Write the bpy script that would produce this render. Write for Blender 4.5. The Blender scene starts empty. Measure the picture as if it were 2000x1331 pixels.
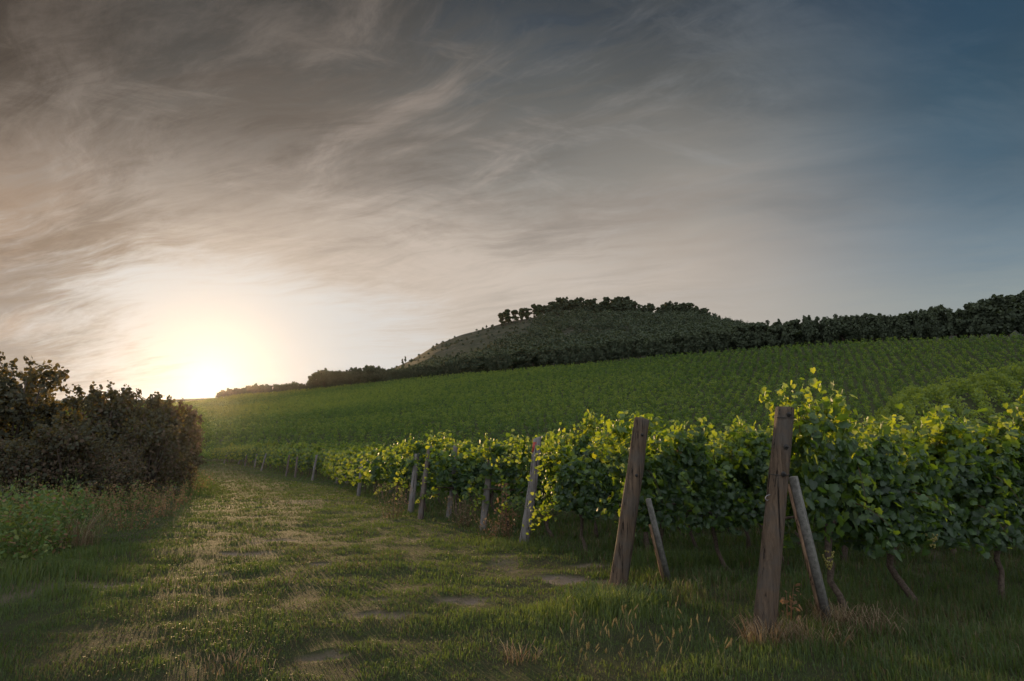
import bpy, math
import numpy as np

# ------------------------------------------------------------------ camera, sky, sun
scene = bpy.context.scene
COL = scene.collection
R = math.radians
F = 1333.0                                  # focal length in photo pixels (24 mm on a 36 mm wide sensor)
EYE = 1.5
PITCH = math.atan(234.5 / F)

cam_data = bpy.data.cameras.new("camera")
cam = bpy.data.objects.new("camera", cam_data)
COL.objects.link(cam)
cam_data.sensor_width = 36.0
cam_data.lens = F * 36.0 / 2000.0
cam_data.clip_start = 0.05
cam_data.clip_end = 8000.0
cam.location = (0, 0, EYE)
cam.rotation_euler = (math.pi / 2 + PITCH, 0, 0)
scene.camera = cam
cam_data.dof.use_dof = True
cam_data.dof.focus_distance = 9.0
cam_data.dof.aperture_fstop = 8.0

SUN_AZ = R(-24.0)                            # west of the view axis
SUN_EL = R(5.6)
SUN_DIR = (math.sin(SUN_AZ) * math.cos(SUN_EL), math.cos(SUN_AZ) * math.cos(SUN_EL), math.sin(SUN_EL))


def s2l(*c):
    return tuple((v / 255 / 12.92) if v / 255 <= 0.04045 else ((v / 255 + 0.055) / 1.055) ** 2.4 for v in c)


class Nodes:
    def __init__(self, tree):
        self.t = tree
        tree.nodes.clear()

    def n(self, kind, ins=None, **attrs):
        nd = self.t.nodes.new(kind)
        for k, v in attrs.items():
            setattr(nd, k, v)
        for k, v in (ins or {}).items():
            self.put(nd.inputs[k], v)
        return nd

    def put(self, sock, v):
        if isinstance(v, bpy.types.NodeSocket):
            self.t.links.new(v, sock)
        elif isinstance(v, bpy.types.Node):
            self.t.links.new(v.outputs[0], sock)
        else:
            if sock.type == 'RGBA' and hasattr(v, '__len__') and len(v) == 3:
                v = (*v, 1.0)
            sock.default_value = v

    def math(self, op, a, b=0.0, c=0.0, clamp=False):
        nd = self.n('ShaderNodeMath', operation=op, use_clamp=clamp)
        self.put(nd.inputs[0], a); self.put(nd.inputs[1], b); self.put(nd.inputs[2], c)
        return nd.outputs[0]

    def vmath(self, op, a, b=(0, 0, 0), out=0):
        nd = self.n('ShaderNodeVectorMath', operation=op)
        self.put(nd.inputs[0], a)
        self.put(nd.inputs[1], b)
        return nd.outputs[out]

    def ramp(self, fac, stops, interp='LINEAR'):
        nd = self.n('ShaderNodeValToRGB')
        cr = nd.color_ramp
        cr.interpolation = interp
        while len(cr.elements) < len(stops):
            cr.elements.new(0.5)
        for e, (p, c) in zip(cr.elements, stops):
            e.position = p
            e.color = (*c, 1.0) if len(c) == 3 else c
        self.put(nd.inputs[0], fac)
        return nd.outputs[0]

    def mix(self, fac, a, b, blend='MIX'):
        nd = self.n('ShaderNodeMix', data_type='RGBA', blend_type=blend)
        self.put(nd.inputs[0], fac)
        self.put(nd.inputs[6], a)
        self.put(nd.inputs[7], b)
        return nd.outputs[2]

    def maprange(self, v, a, b, c=0.0, d=1.0, smooth=True):
        nd = self.n('ShaderNodeMapRange', interpolation_type='SMOOTHSTEP' if smooth else 'LINEAR')
        for i, q in enumerate((v, a, b, c, d)):
            self.put(nd.inputs[i], q)
        return nd.outputs[0]

    def noise(self, vec, scale=1.0, detail=4.0, rough=0.5, dist=0.0, out=0):
        nd = self.n('ShaderNodeTexNoise', {'Vector': vec, 'Scale': scale, 'Detail': detail, 'Roughness': rough, 'Distortion': dist})
        return nd.outputs[out]


def g3(v):
    return (v, v, v)


world = bpy.data.worlds.new("World")
scene.world = world
world.use_nodes = True
W = Nodes(world.node_tree)
SKY_STRENGTH = 0.1
d = W.n('ShaderNodeTexCoord').outputs['Generated']
sep = W.n('ShaderNodeSeparateXYZ', {0: d})
dx, dy, dz = sep.outputs
sky = W.n('ShaderNodeTexSky', sky_type='NISHITA', sun_disc=False, sun_elevation=SUN_EL, sun_rotation=SUN_AZ,
          air_density=1.0, dust_density=1.4, ozone_density=2.0).outputs[0]
# cirrus sheet: directions projected on a plane overhead, streaks stretched along one axis
den = W.math('ADD', W.math('MAXIMUM', dz, 0.0), 0.16)
px = W.math('DIVIDE', dx, den)
py = W.math('DIVIDE', dy, den)
plane0 = W.n('ShaderNodeCombineXYZ', {0: px, 1: py, 2: 0.0}).outputs[0]
warp = W.n('ShaderNodeTexNoise', {'Vector': plane0, 'Scale': 0.9, 'Detail': 3.0, 'Roughness': 0.5}).outputs['Color']
warp = W.vmath('MULTIPLY', W.vmath('SUBTRACT', warp, (0.5, 0.5, 0.5)), (0.7, 0.5, 0.0))
plane = W.vmath('ADD', plane0, warp)


def cloud(rot, scale, loc, detail=10.0, rough=0.6, dist=0.25):
    mp = W.n('ShaderNodeMapping', {'Vector': plane, 'Rotation': (0, 0, R(rot)), 'Scale': (1 / scale[0], 1 / scale[1], 1.0), 'Location': (*loc, 0.0)}, vector_type='TEXTURE').outputs[0]
    return W.noise(mp, 1.0, detail, rough, dist)


n_streak = cloud(-24, (0.55, 1.7), (3.1, 0.7), 12.0, 0.66)
n_wisp = cloud(-42, (1.1, 2.9), (5.3, 1.4), 14.0, 0.70, 0.2)
n_wisp2 = cloud(24, (1.2, 3.6), (9.2, 3.9), 14.0, 0.70, 0.2)
n_fine = cloud(-16, (2.6, 11.0), (1.7, 5.3), 10.0, 0.72, 0.3)
n_big = cloud(0, (0.40, 0.6), (0.4, 9.1), 4.0, 0.5)
# azimuth: -1 at the sun side, +1 at the clear side
az = W.math('ARCTAN2', dx, dy)
away = W.math('ABSOLUTE', W.math('SUBTRACT', az, float(SUN_AZ)))
sunward = W.maprange(W.math('COSINE', W.math('SUBTRACT', az, float(SUN_AZ))), -0.3, 1.0)
clear = W.maprange(az, R(-12), R(40))
pert = W.math('ADD', W.math('MULTIPLY', W.math('SUBTRACT', n_streak, 0.5), 0.42),
              W.math('MULTIPLY', W.math('SUBTRACT', n_fine, 0.5), 0.20))
pert = W.math('MULTIPLY', pert, W.maprange(clear, 0.0, 1.0, 1.0, 0.35))
hh = W.math('ADD', dz, pert)
hh = W.math('MULTIPLY', hh, 1.25)
veil_sun = W.ramp(hh, [(0.00, s2l(206, 188, 172)), (0.22, s2l(202, 184, 168)), (0.32, s2l(190, 172, 156)), (0.42, s2l(174, 157, 142)),
                       (0.52, s2l(150, 136, 123)), (0.62, s2l(106, 99, 91)), (0.74, s2l(68, 67, 64)), (1.0, s2l(50, 54, 58))])
veil_mid = W.ramp(hh, [(0.00, s2l(192, 180, 167)), (0.22, s2l(190, 179, 167)), (0.37, s2l(184, 172, 160)), (0.48, s2l(152, 147, 139)),
                       (0.61, s2l(103, 104, 102)), (0.74, s2l(60, 67, 74)), (1.0, s2l(44, 55, 64))])
veil_clear = W.ramp(hh, [(0.00, s2l(160, 162, 156)), (0.22, s2l(144, 154, 155)), (0.34, s2l(112, 130, 142)), (0.44, s2l(80, 106, 124)),
                         (0.52, s2l(58, 88, 108)), (0.66, s2l(44, 74, 98)), (0.80, s2l(40, 66, 90)), (1.0, s2l(36, 58, 80))])
a1 = W.maprange(az, R(-22), R(4))
a2 = W.maprange(az, R(12), R(38))
veil = W.mix(a2, W.mix(a1, veil_sun, veil_mid), veil_clear)
dark = W.math('MULTIPLY', W.maprange(n_big, 0.56, 0.40), 0.34)
veil = W.mix(W.math('MULTIPLY', dark, W.maprange(dz, 0.12, 0.4)), veil, s2l(52, 55, 57))
shade = W.math('MULTIPLY', W.maprange(az, R(2), R(-38)), W.maprange(dz, 0.10, 0.52))
veil = W.mix(W.math('MULTIPLY', shade, 0.66), veil, s2l(48, 49, 48))
shade2 = W.math('MULTIPLY', W.maprange(az, R(-26), R(-40)), W.maprange(dz, 0.06, 0.26))
veil = W.mix(W.math('MULTIPLY', shade2, 0.62), veil, s2l(70, 58, 46))
# thin and thick parts of the sheet
thick = W.math('ADD', W.math('MULTIPLY', n_streak, 0.6), W.math('MULTIPLY', n_fine, 0.4))
gain = W.maprange(thick, 0.37, 0.63, 0.68, 1.42)
gain = W.math('ADD', W.math('MULTIPLY', W.math('SUBTRACT', gain, 1.0), W.math('MULTIPLY', W.maprange(clear, 0.0, 0.8, 1.0, 0.12), W.maprange(dz, 0.12, 0.36, 0.35, 1.0))), 1.0)
gv = W.n('ShaderNodeCombineXYZ', {0: gain, 1: gain, 2: gain}).outputs[0]
veil = W.mix(1.0, veil, gv, 'MULTIPLY')
# bright wisps
wv = W.math('MAXIMUM', W.maprange(n_wisp, 0.47, 0.68), W.math('MULTIPLY', W.maprange(n_wisp2, 0.48, 0.68), 0.9))
wv = W.math('MULTIPLY', wv, W.maprange(n_fine, 0.30, 0.62, 0.35, 1.0))
wisp = W.math('MULTIPLY', wv, W.maprange(clear, 0.0, 1.0, 0.85, 0.10))
wisp = W.math('MULTIPLY', wisp, W.maprange(dz, 0.0, 0.3, 0.4, 1.0))
wisp = W.math('MULTIPLY', wisp, W.math('SUBTRACT', 1.0, W.math('MULTIPLY', shade, 0.72)))
wisp = W.math('MULTIPLY', wisp, W.maprange(az, R(-18), R(2), 1.0, 0.85))
wc = W.mix(W.maprange(dz, 0.15, 0.6), s2l(216, 200, 186), s2l(138, 126, 116))
veil = W.mix(wisp, veil, W.mix(clear, wc, s2l(150, 160, 166)))
# aureole round the sun (flattened ellipse)
glow_c = (math.sin(R(-25.0)) * math.cos(R(6.8)), math.cos(R(-25.0)) * math.cos(R(6.8)), math.sin(R(6.8)))
diff = W.vmath('SUBTRACT', d, glow_c)
diff = W.vmath('MULTIPLY', diff, (0.62, 0.62, 1.50))
gl = W.vmath('LENGTH', diff, out=1)
gl = W.math('ADD', gl, W.math('MULTIPLY', W.math('SUBTRACT', n_streak, 0.5), -0.16))
gl = W.math('ADD', gl, W.math('MULTIPLY', W.math('SUBTRACT', n_fine, 0.5), -0.22))
glow = W.maprange(gl, 0.27, 0.14)
glow_wide = W.math('MULTIPLY', W.maprange(gl, 0.55, 0.12), 0.46)
veil = W.mix(glow_wide, veil, s2l(214, 202, 190))
veil = W.mix(glow, veil, s2l(210, 209, 207))
# orange under-lit bank at the far left of the sun
left = W.math('MULTIPLY', W.maprange(W.math('ADD', az, W.math('MULTIPLY', W.math('SUBTRACT', thick, 0.5), 0.9)), R(-27), R(-39)), W.maprange(dz, 0.44, 0.22))
veil = W.mix(W.math('MULTIPLY', left, 0.62), veil, W.mix(W.maprange(n_streak, 0.4, 0.6), s2l(112, 88, 66), s2l(176, 142, 112)))
disc = W.maprange(W.n('ShaderNodeVectorMath', {0: d, 1: SUN_DIR}, operation='DOT_PRODUCT').outputs['Value'], math.cos(R(5.0)), 1.0, smooth=False)
disc = W.math('MULTIPLY', W.math('POWER', disc, 6.0), 0.7)
veil = W.mix(disc, veil, (1.0, .94, .82))
veil = W.mix(1.0, veil, g3(0.88 / SKY_STRENGTH), 'MULTIPLY')
final = W.mix(W.maprange(clear, 0.0, 1.0, 0.97, 0.96), sky, veil)
# added fill light: sky brightened behind the camera and overhead, out of view
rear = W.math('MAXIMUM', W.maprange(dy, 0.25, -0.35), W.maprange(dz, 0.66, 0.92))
rear_fill_c = W.mix(n_streak, (11.0, 11.3, 12.2), (8.6, 9.2, 10.4))
final = W.mix(rear, final, rear_fill_c)
below = W.maprange(dz, -0.02, -0.12)
final = W.mix(below, final, (0.25, 0.24, 0.16))
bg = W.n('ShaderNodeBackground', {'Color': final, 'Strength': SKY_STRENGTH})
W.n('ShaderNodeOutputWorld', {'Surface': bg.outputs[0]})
world.cycles.sampling_method = 'AUTOMATIC'

sun_data = bpy.data.lights.new("sun", 'SUN')
sun_data.energy = 5.0
sun_data.angle = R(0.9)
sun_data.color = (1.0, 0.66, 0.33)
sun = bpy.data.objects.new("sun", sun_data)
COL.objects.link(sun)
from mathutils import Vector
sun.rotation_euler = Vector(SUN_DIR).to_track_quat('Z', 'Y').to_euler()

vs = scene.view_settings
vs.view_transform = 'Standard'
vs.look = 'None'
vs.exposure = 0.2
vs.gamma = 1.0
vs.use_curve_mapping = False
cy = scene.cycles
cy.use_denoising = True
cy.denoiser = 'OPENIMAGEDENOISE'
cy.denoising_input_passes = 'RGB_ALBEDO_NORMAL'
cy.max_bounces = 6
cy.diffuse_bounces = 3
cy.glossy_bounces = 2
cy.transmission_bounces = 4
cy.volume_bounces = 0
cy.caustics_reflective = False
cy.caustics_refractive = False
cy.sample_clamp_indirect = 4.0

# ------------------------------------------------------------------ small maths: noise, pixels, terrain
rng = np.random.default_rng(7)


def vnoise(x, y, seed=0):
    xi = np.floor(x).astype(np.int64); yi = np.floor(y).astype(np.int64)
    fx = x - xi; fy = y - yi
    fx = fx * fx * (3 - 2 * fx); fy = fy * fy * (3 - 2 * fy)

    def h(a, b):
        v = (a * 374761393 + b * 668265263 + seed * 974634541) & 0xFFFFFFFF
        v = ((v ^ (v >> 13)) * 1274126177) & 0xFFFFFFFF
        return ((v ^ (v >> 16)) & 0xFFFF) / 65535.0
    return (h(xi, yi) * (1 - fx) + h(xi + 1, yi) * fx) * (1 - fy) + (h(xi, yi + 1) * (1 - fx) + h(xi + 1, yi + 1) * fx) * fy


def fbm(x, y, oct=4, seed=0):
    x = np.asarray(x, float); y = np.asarray(y, float)
    s = 0; a = 0.5; t = 0
    for k in range(oct):
        s = s + a * vnoise(x * 2 ** k + 17.3 * k, y * 2 ** k - 9.1 * k, seed + k); t += a; a *= 0.5
    return s / t


def sstep(a, b, x):
    t = np.clip((x - a) / (b - a), 0, 1)
    return t * t * (3 - 2 * t)


def ray(x, y):
    v = 665.5 - y
    return np.array([x - 1000.0, F * math.cos(PITCH) - v * math.sin(PITCH), F * math.sin(PITCH) + v * math.cos(PITCH)])


def at(x, y, Y):
    r = ray(x, y)
    return np.array([0, 0, EYE]) + r * (Y / r[1])


def slope_of(x, y):
    r = ray(x, y)
    return r[0] / r[1], r[2] / r[1]


def curve(pts):
    uv = [slope_of(x, y) for x, y in pts]
    us = np.array([p[0] for p in uv]); es = np.array([p[1] for p in uv])
    return lambda u: np.interp(u, us, es)


# upper edge of the hillside vineyard, and the skyline of the hill behind it, read along azimuths
E_TOP = curve([(-900, 770), (0, 782), (300, 782), (430, 777), (520, 772), (600, 765), (760, 748), (900, 735), (1100, 717), (1300, 699), (1500, 681), (1700, 668),
               (2000, 656), (2400, 640), (3000, 625)])
E_HILL = curve([(-900, 860), (300, 830), (500, 800), (600, 778), (690, 752), (760, 723), (800, 706), (850, 675), (900, 655), (950, 641), (975, 634), (1050, 618), (1100, 608),
                (1200, 605), (1300, 613), (1350, 611), (1400, 623), (1450, 638), (1500, 652), (1600, 664), (1700, 659), (1800, 653), (2000, 645), (2400, 630), (3000, 616)])


def d_top(u):
    return np.interp(u, [-1.6, -0.5, -0.3, 0.0, 0.4, 0.75, 1.6], [480, 470, 400, 300, 228, 195, 170])


def d_foot(u):
    return np.interp(u, [-1.6, -0.5, -0.3, 0.0, 0.3, 0.75], [118, 118, 110, 98, 100, 112])


D_HILL = 700.0


def hump(u, D):
    e = np.interp(u, [0.40, 0.55, 0.75, 1.0, 1.6], [0.050, 0.094, 0.134, 0.175, 0.22])
    A = np.maximum(1.5 + 78.0 * e - 2.2, 0) * sstep(0.45, 0.58, u)
    return A * np.exp(-((D - 78.0) / 17.0) ** 2)


def height(X, Y, bumps=True):
    X = np.asarray(X, float); Y = np.asarray(Y, float)
    D = np.maximum(Y, 0.5)
    u = np.clip(X / D, -1.6, 1.6)
    z0 = 1.25 * sstep(45, 112, D)
    dt = d_top(u); df = d_foot(u)
    zt = 1.5 + dt * E_TOP(u)
    s = np.clip((D - df) / (dt - df), 0, 1)
    zf = z0 + (zt - z0) * (0.12 * s * s + 0.88 * s) * sstep(-0.02, 0.16, s)
    h = hump(u, D)
    z = np.where(D < dt, np.maximum(zf, 0) + h * np.where(D < 78, 1, 1), zf)
    # beyond the vineyard: up to the hill and down behind it
    zh = 1.5 + D_HILL * E_HILL(u)
    t = np.clip((D - dt) / (D_HILL - dt), 0, 1)
    shape = t ** 1.15
    zb = zt + (zh - zt) * shape
    back = np.clip((D - D_HILL) / 900.0, 0, 1)
    zb = np.where(D > D_HILL, zh * (1 - sstep(0, 1, back)) + 20 * sstep(0, 1, back), zb)
    z = np.where(D >= dt, zb, z)
    if bumps:
        z = z + (fbm(X * 1.1, Y * 1.1, 3, 3) - 0.5) * 0.07 * sstep(60, 25, D) + (fbm(X * 0.25, Y * 0.25, 2, 5) - 0.5) * 0.10 * sstep(90, 40, D)
        z = z + (fbm(X * 0.02, Y * 0.02, 3, 8) - 0.5) * 3.0 * sstep(dt + 30, dt + 150, D)
    return z


def ground_at(x, y):
    """where the view through photo pixel (x, y) meets the ground"""
    r = ray(x, y)
    Y = 1.5 * r[1] / max(-r[2], 1e-3)
    Y = min(Y, 105.0)
    for _ in range(30):
        p = np.array([0, 0, EYE]) + r * (Y / r[1])
        g = float(height(p[0], p[1]))
        if r[2] < -1e-3:
            Y = 0.5 * Y + 0.5 * min((EYE - g) * r[1] / (-r[2]), 110.0)
    p = np.array([0, 0, EYE]) + r * (Y / r[1])
    p[2] = float(height(p[0], p[1]))
    return p

# ------------------------------------------------------------------ mesh building helpers
class MB:
    """collects vertices and faces with one 'tint' value per vertex; build() links them as ONE mesh object"""
    def __init__(self):
        self.v = []; self.f3 = []; self.f4 = []; self.t = []; self.n = 0; self.u = []

    def add(self, v, f3=None, f4=None, tint=0.5, alt=0.0):
        v = np.asarray(v, float).reshape(-1, 3)
        if f3 is not None and len(f3):
            self.f3.append(np.asarray(f3, np.int64).reshape(-1, 3) + self.n)
        if f4 is not None and len(f4):
            self.f4.append(np.asarray(f4, np.int64).reshape(-1, 4) + self.n)
        self.v.append(v)
        self.t.append(np.broadcast_to(np.asarray(tint, float), (len(v),)))
        self.u.append(np.broadcast_to(np.asarray(alt, float), (len(v),)))
        self.n += len(v)
        return self

    def mesh(self, name, mat, smooth=False):
        me = bpy.data.meshes.new(name)
        v = np.concatenate(self.v) if self.v else np.zeros((0, 3))
        f3 = np.concatenate(self.f3) if self.f3 else np.zeros((0, 3), np.int64)
        f4 = np.concatenate(self.f4) if self.f4 else np.zeros((0, 4), np.int64)
        me.vertices.add(len(v))
        me.vertices.foreach_set('co', v.astype(np.float32).ravel())
        loops = np.concatenate([f3.ravel(), f4.ravel()]).astype(np.int32)
        me.loops.add(len(loops))
        me.loops.foreach_set('vertex_index', loops)
        tot = np.concatenate([np.full(len(f3), 3), np.full(len(f4), 4)]).astype(np.int32)
        start = np.concatenate([[0], np.cumsum(tot)[:-1]]).astype(np.int32) if len(tot) else tot
        me.polygons.add(len(tot))
        me.polygons.foreach_set('loop_start', start)
        if smooth:
            me.polygons.foreach_set('use_smooth', np.ones(len(tot), bool))
        me.update(calc_edges=True)
        a = me.attributes.new('tint', 'FLOAT', 'POINT')
        a.data.foreach_set('value', np.concatenate(self.t).astype(np.float32) if self.t else [])
        b = me.attributes.new('alt', 'FLOAT', 'POINT')
        b.data.foreach_set('value', np.concatenate(self.u).astype(np.float32) if self.u else [])
        me.materials.append(mat)
        return me

    def build(self, name, mat, parent=None, smooth=False):
        o = bpy.data.objects.new(name, self.mesh(name, mat, smooth))
        COL.objects.link(o)
        if parent is not None:
            o.parent = parent
        return o


def tag(o, label=None, cat=None, group=None, kind=None):
    for k, v in (('label', label), ('category', cat), ('group', group), ('kind', kind)):
        if v:
            o[k] = v
    return o


def thing(name, label, cat, loc=(0, 0, 0), rz=0.0, group=None, scale=1.0):
    o = bpy.data.objects.new(name, None)
    o.empty_display_size = 0.2
    COL.objects.link(o)
    o.location = loc
    o.rotation_euler = (0, 0, rz)
    o.scale = (scale,) * 3 if not hasattr(scale, '__len__') else scale
    return tag(o, label, cat, group)


def copy_thing(src, loc, rz=0.0, label=None, group=None, scale=1.0):
    c = src.copy()
    COL.objects.link(c)
    c.location = loc
    c.rotation_euler = (0, 0, rz)
    c.scale = (scale,) * 3 if not hasattr(scale, '__len__') else scale
    if label:
        c['label'] = label
    if group:
        c['group'] = group
    for ch in list(src.children):
        k = ch.copy()
        COL.objects.link(k)
        k.parent = c
        for g in list(ch.children):
            q = g.copy()
            COL.objects.link(q)
            q.parent = k
    return c


def norm(a):
    return a / np.maximum(np.linalg.norm(a, axis=-1, keepdims=True), 1e-9)


def tube(mb, pts, radii, n=8, tint=0.5, cap=True, wob=0.0, seed=0, alt=0.0):
    pts = np.asarray(pts, float); k = len(pts)
    radii = np.broadcast_to(np.asarray(radii, float), (k,))
    tan = norm(np.gradient(pts, axis=0))
    ref = np.array([1.0, 0, 0]) if abs(tan[0][0]) < 0.8 else np.array([0, 1.0, 0])
    a = np.linspace(0, 2 * np.pi, n, endpoint=False)
    r_ = np.random.default_rng(seed)
    prof = 1 + wob * r_.normal(size=n)
    rings = []
    for i in range(k):
        b = norm(np.cross(tan[i], ref)); c = np.cross(b, tan[i])
        pr = prof * (1 + 0.4 * wob * r_.normal(size=n))
        rings.append(pts[i] + radii[i] * ((np.cos(a) * pr)[:, None] * b + (np.sin(a) * pr)[:, None] * c))
    v = np.concatenate(rings)
    i = np.arange(k - 1)[:, None] * n; j = np.arange(n)[None, :]; j2 = (j + 1) % n
    f4 = np.stack([i + j, i + j2, i + n + j2, i + n + j], -1).reshape(-1, 4)
    f3 = []
    if cap:
        v = np.concatenate([v, pts[:1], pts[-1:]])
        for q in range(n):
            f3.append((k * n, (q + 1) % n, q)); f3.append((k * n + 1, (k - 1) * n + q, (k - 1) * n + (q + 1) % n))
    mb.add(v, f3, f4, tint, alt)


# leaf templates: x across, y along, z along the leaf's normal
_half = np.array([(-.10, -.04), (-.30, -.12), (-.50, .10), (-.40, .27), (-.56, .50), (-.34, .56), (-.24, .80), (0, 1.0)])
_out = np.concatenate([[(0, .06)], _half, (_half * (-1, 1))[-2::-1]])
_xy = np.concatenate([[(0, .36)], _out])
GRAPE_V = np.column_stack([_xy, -0.28 * np.abs(_xy[:, 0]) - 0.22 * _xy[:, 1] ** 2 + .05 * np.sin(9 * _xy[:, 0] + 3 * _xy[:, 1])])
_k = len(_out)
GRAPE_F = np.array([(0, 1 + (i + 1) % _k, 1 + i) for i in range(_k)])
OVAL_V = np.array([(0, 0, 0), (-.30, .35, -.09), (-.20, .75, -.10), (0, 1.0, -.16), (.20, .75, -.10), (.30, .35, -.09), (0, .5, 0)])
OVAL_F = np.array([(6, 1, 0), (6, 2, 1), (6, 3, 2), (6, 4, 3), (6, 5, 4), (6, 0, 5)])
DIA_V = np.array([(0, 0, 0), (-.42, .45, -.12), (0, 1.0, -.05), (.42, .5, -.12)])
DIA_F = np.array([(0, 2, 1), (0, 3, 2)])
CLUMP_V = np.array([(0, 0, 0), (-.5, .2, -.12), (-.34, .75, .05), (.05, 1.0, -.1), (.5, .6, .06), (.36, .1, -.1)])
CLUMP_F = np.array([(0, 2, 1), (0, 3, 2), (0, 4, 3), (0, 5, 4)])


def leaves(mb, P, Nrm, size, tv, tf, rg, droop=0.7, tint=None, alt=0.0):
    P = np.asarray(P, float); L = len(P)
    if L == 0:
        return
    nrm = norm(np.asarray(Nrm, float) + 1e-6)
    tip = rg.normal(size=(L, 3)) * 0.55 + np.array([0, 0, -droop])
    tip = norm(tip - nrm * np.sum(tip * nrm, -1, keepdims=True))
    b = np.cross(tip, nrm)
    size = np.broadcast_to(np.asarray(size, float), (L,))[:, None, None]
    cen = tv[:, 1].mean()
    v = P[:, None, :] + size * (tv[None, :, 0:1] * b[:, None, :] + (tv[None, :, 1:2] - cen) * tip[:, None, :] + tv[None, :, 2:3] * nrm[:, None, :])
    f = (np.arange(L) * len(tv))[:, None, None] + tf[None]
    t = rg.random(L) if tint is None else np.broadcast_to(tint, (L,))
    mb.add(v.reshape(-1, 3), f.reshape(-1, 3), None, np.repeat(t, len(tv)), np.repeat(np.broadcast_to(alt, (L,)), len(tv)))


# ------------------------------------------------------------------ materials
def material(name):
    m = bpy.data.materials.new(name)
    m.use_nodes = True
    return m, Nodes(m.node_tree)


def attr(N, name):
    return N.n('ShaderNodeAttribute', attribute_name=name).outputs['Fac']


def leaf_material(name, stops, trans, tfac=0.4, rough=0.5, spec=0.3, alt_color=None):
    m, N = material(name)
    t = attr(N, 'tint')
    c = N.ramp(t, stops)
    tr = N.ramp(t, trans)
    if alt_color is not None:
        al = attr(N, 'alt')
        c = N.mix(al, c, alt_color)
        tr = N.mix(al, tr, tuple(min(1, v * 2.0) for v in alt_color))
    p = N.n('ShaderNodeBsdfPrincipled', {'Base Color': c, 'Roughness': rough, 'Specular IOR Level': spec})
    q = N.n('ShaderNodeBsdfTranslucent', {'Color': tr})
    mx = N.n('ShaderNodeMixShader', {0: tfac, 1: p.outputs[0], 2: q.outputs[0]})
    N.n('ShaderNodeOutputMaterial', {'Surface': mx.outputs[0]})
    return m


M = {}
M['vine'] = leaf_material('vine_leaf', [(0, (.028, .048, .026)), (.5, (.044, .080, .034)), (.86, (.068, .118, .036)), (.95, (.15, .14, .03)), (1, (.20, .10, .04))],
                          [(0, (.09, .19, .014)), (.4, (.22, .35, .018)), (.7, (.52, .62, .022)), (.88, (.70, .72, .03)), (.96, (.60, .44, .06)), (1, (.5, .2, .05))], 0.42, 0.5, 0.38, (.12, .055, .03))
M['field'] = leaf_material('field_vine_leaf', [(0, (.030, .052, .024)), (.5, (.058, .098, .034)), (1, (.13, .175, .048))],
                           [(0, (.08, .16, .010)), (.5, (.20, .31, .016)), (1, (.44, .50, .03))], 0.42, 0.6, 0.15)
M['thicket'] = leaf_material('thicket_leaf', [(0, (.036, .040, .027)), (.6, (.056, .058, .038)), (1, (.085, .080, .05))],
                             [(0, (.08, .08, .015)), (1, (.30, .20, .04))], 0.32, 0.6, 0.15, (.095, .066, .043))
M['wood_leaf'] = leaf_material('woodland_leaf', [(0, (.036, .048, .032)), (.6, (.056, .070, .042)), (1, (.078, .094, .052))],
                               [(0, (.03, .05, .01)), (1, (.10, .12, .02))], 0.22, 0.7, 0.1)
M['pine'] = leaf_material('pine_needles', [(0, (.018, .030, .014)), (1, (.035, .050, .020))], [(0, (.02, .03, .01)), (1, (.05, .06, .02))], 0.15, 0.7, 0.1)
M['weed'] = leaf_material('weed_leaf', [(0, (.045, .090, .026)), (.6, (.085, .140, .040)), (.9, (.17, .19, .06)), (1, (.26, .22, .08))],
                          [(0, (.10, .18, .02)), (1, (.35, .34, .05))], 0.35, 0.55, 0.2, (.20, .11, .06))
M['dry'] = leaf_material('dry_plant', [(0, (.085, .058, .036)), (.6, (.15, .11, .066)), (1, (.26, .21, .135))],
                         [(0, (.14, .08, .04)), (1, (.38, .28, .14))], 0.3, 0.7, 0.1)
M['foxtail'] = leaf_material('foxtail_head', [(0, (.20, .155, .065)), (1, (.32, .25, .11))], [(0, (.36, .26, .09)), (1, (.5, .38, .15))], 0.4, 0.7, 0.1)


def grass_material():
    m, N = material('grass_blade')
    t = attr(N, 'tint'); dry = attr(N, 'alt')
    g = N.ramp(t, [(0, (.034, .054, .024)), (.5, (.058, .088, .033)), (1, (.095, .125, .046))])
    y = N.ramp(t, [(0, (.085, .060, .034)), (.5, (.150, .110, .062)), (1, (.24, .19, .115))])
    c = N.mix(dry, g, y)
    tr = N.mix(dry, N.ramp(t, [(0, (.07, .13, .012)), (1, (.20, .26, .022))]), N.ramp(t, [(0, (.07, .05, .02)), (1, (.20, .15, .065))]))
    p = N.n('ShaderNodeBsdfPrincipled', {'Base Color': c, 'Roughness': 0.6, 'Specular IOR Level': 0.2})
    q = N.n('ShaderNodeBsdfTranslucent', {'Color': tr})
    mx = N.n('ShaderNodeMixShader', {0: 0.38, 1: p.outputs[0], 2: q.outputs[0]})
    N.n('ShaderNodeOutputMaterial', {'Surface': mx.outputs[0]})
    return m


M['grass'] = grass_material()


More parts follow.
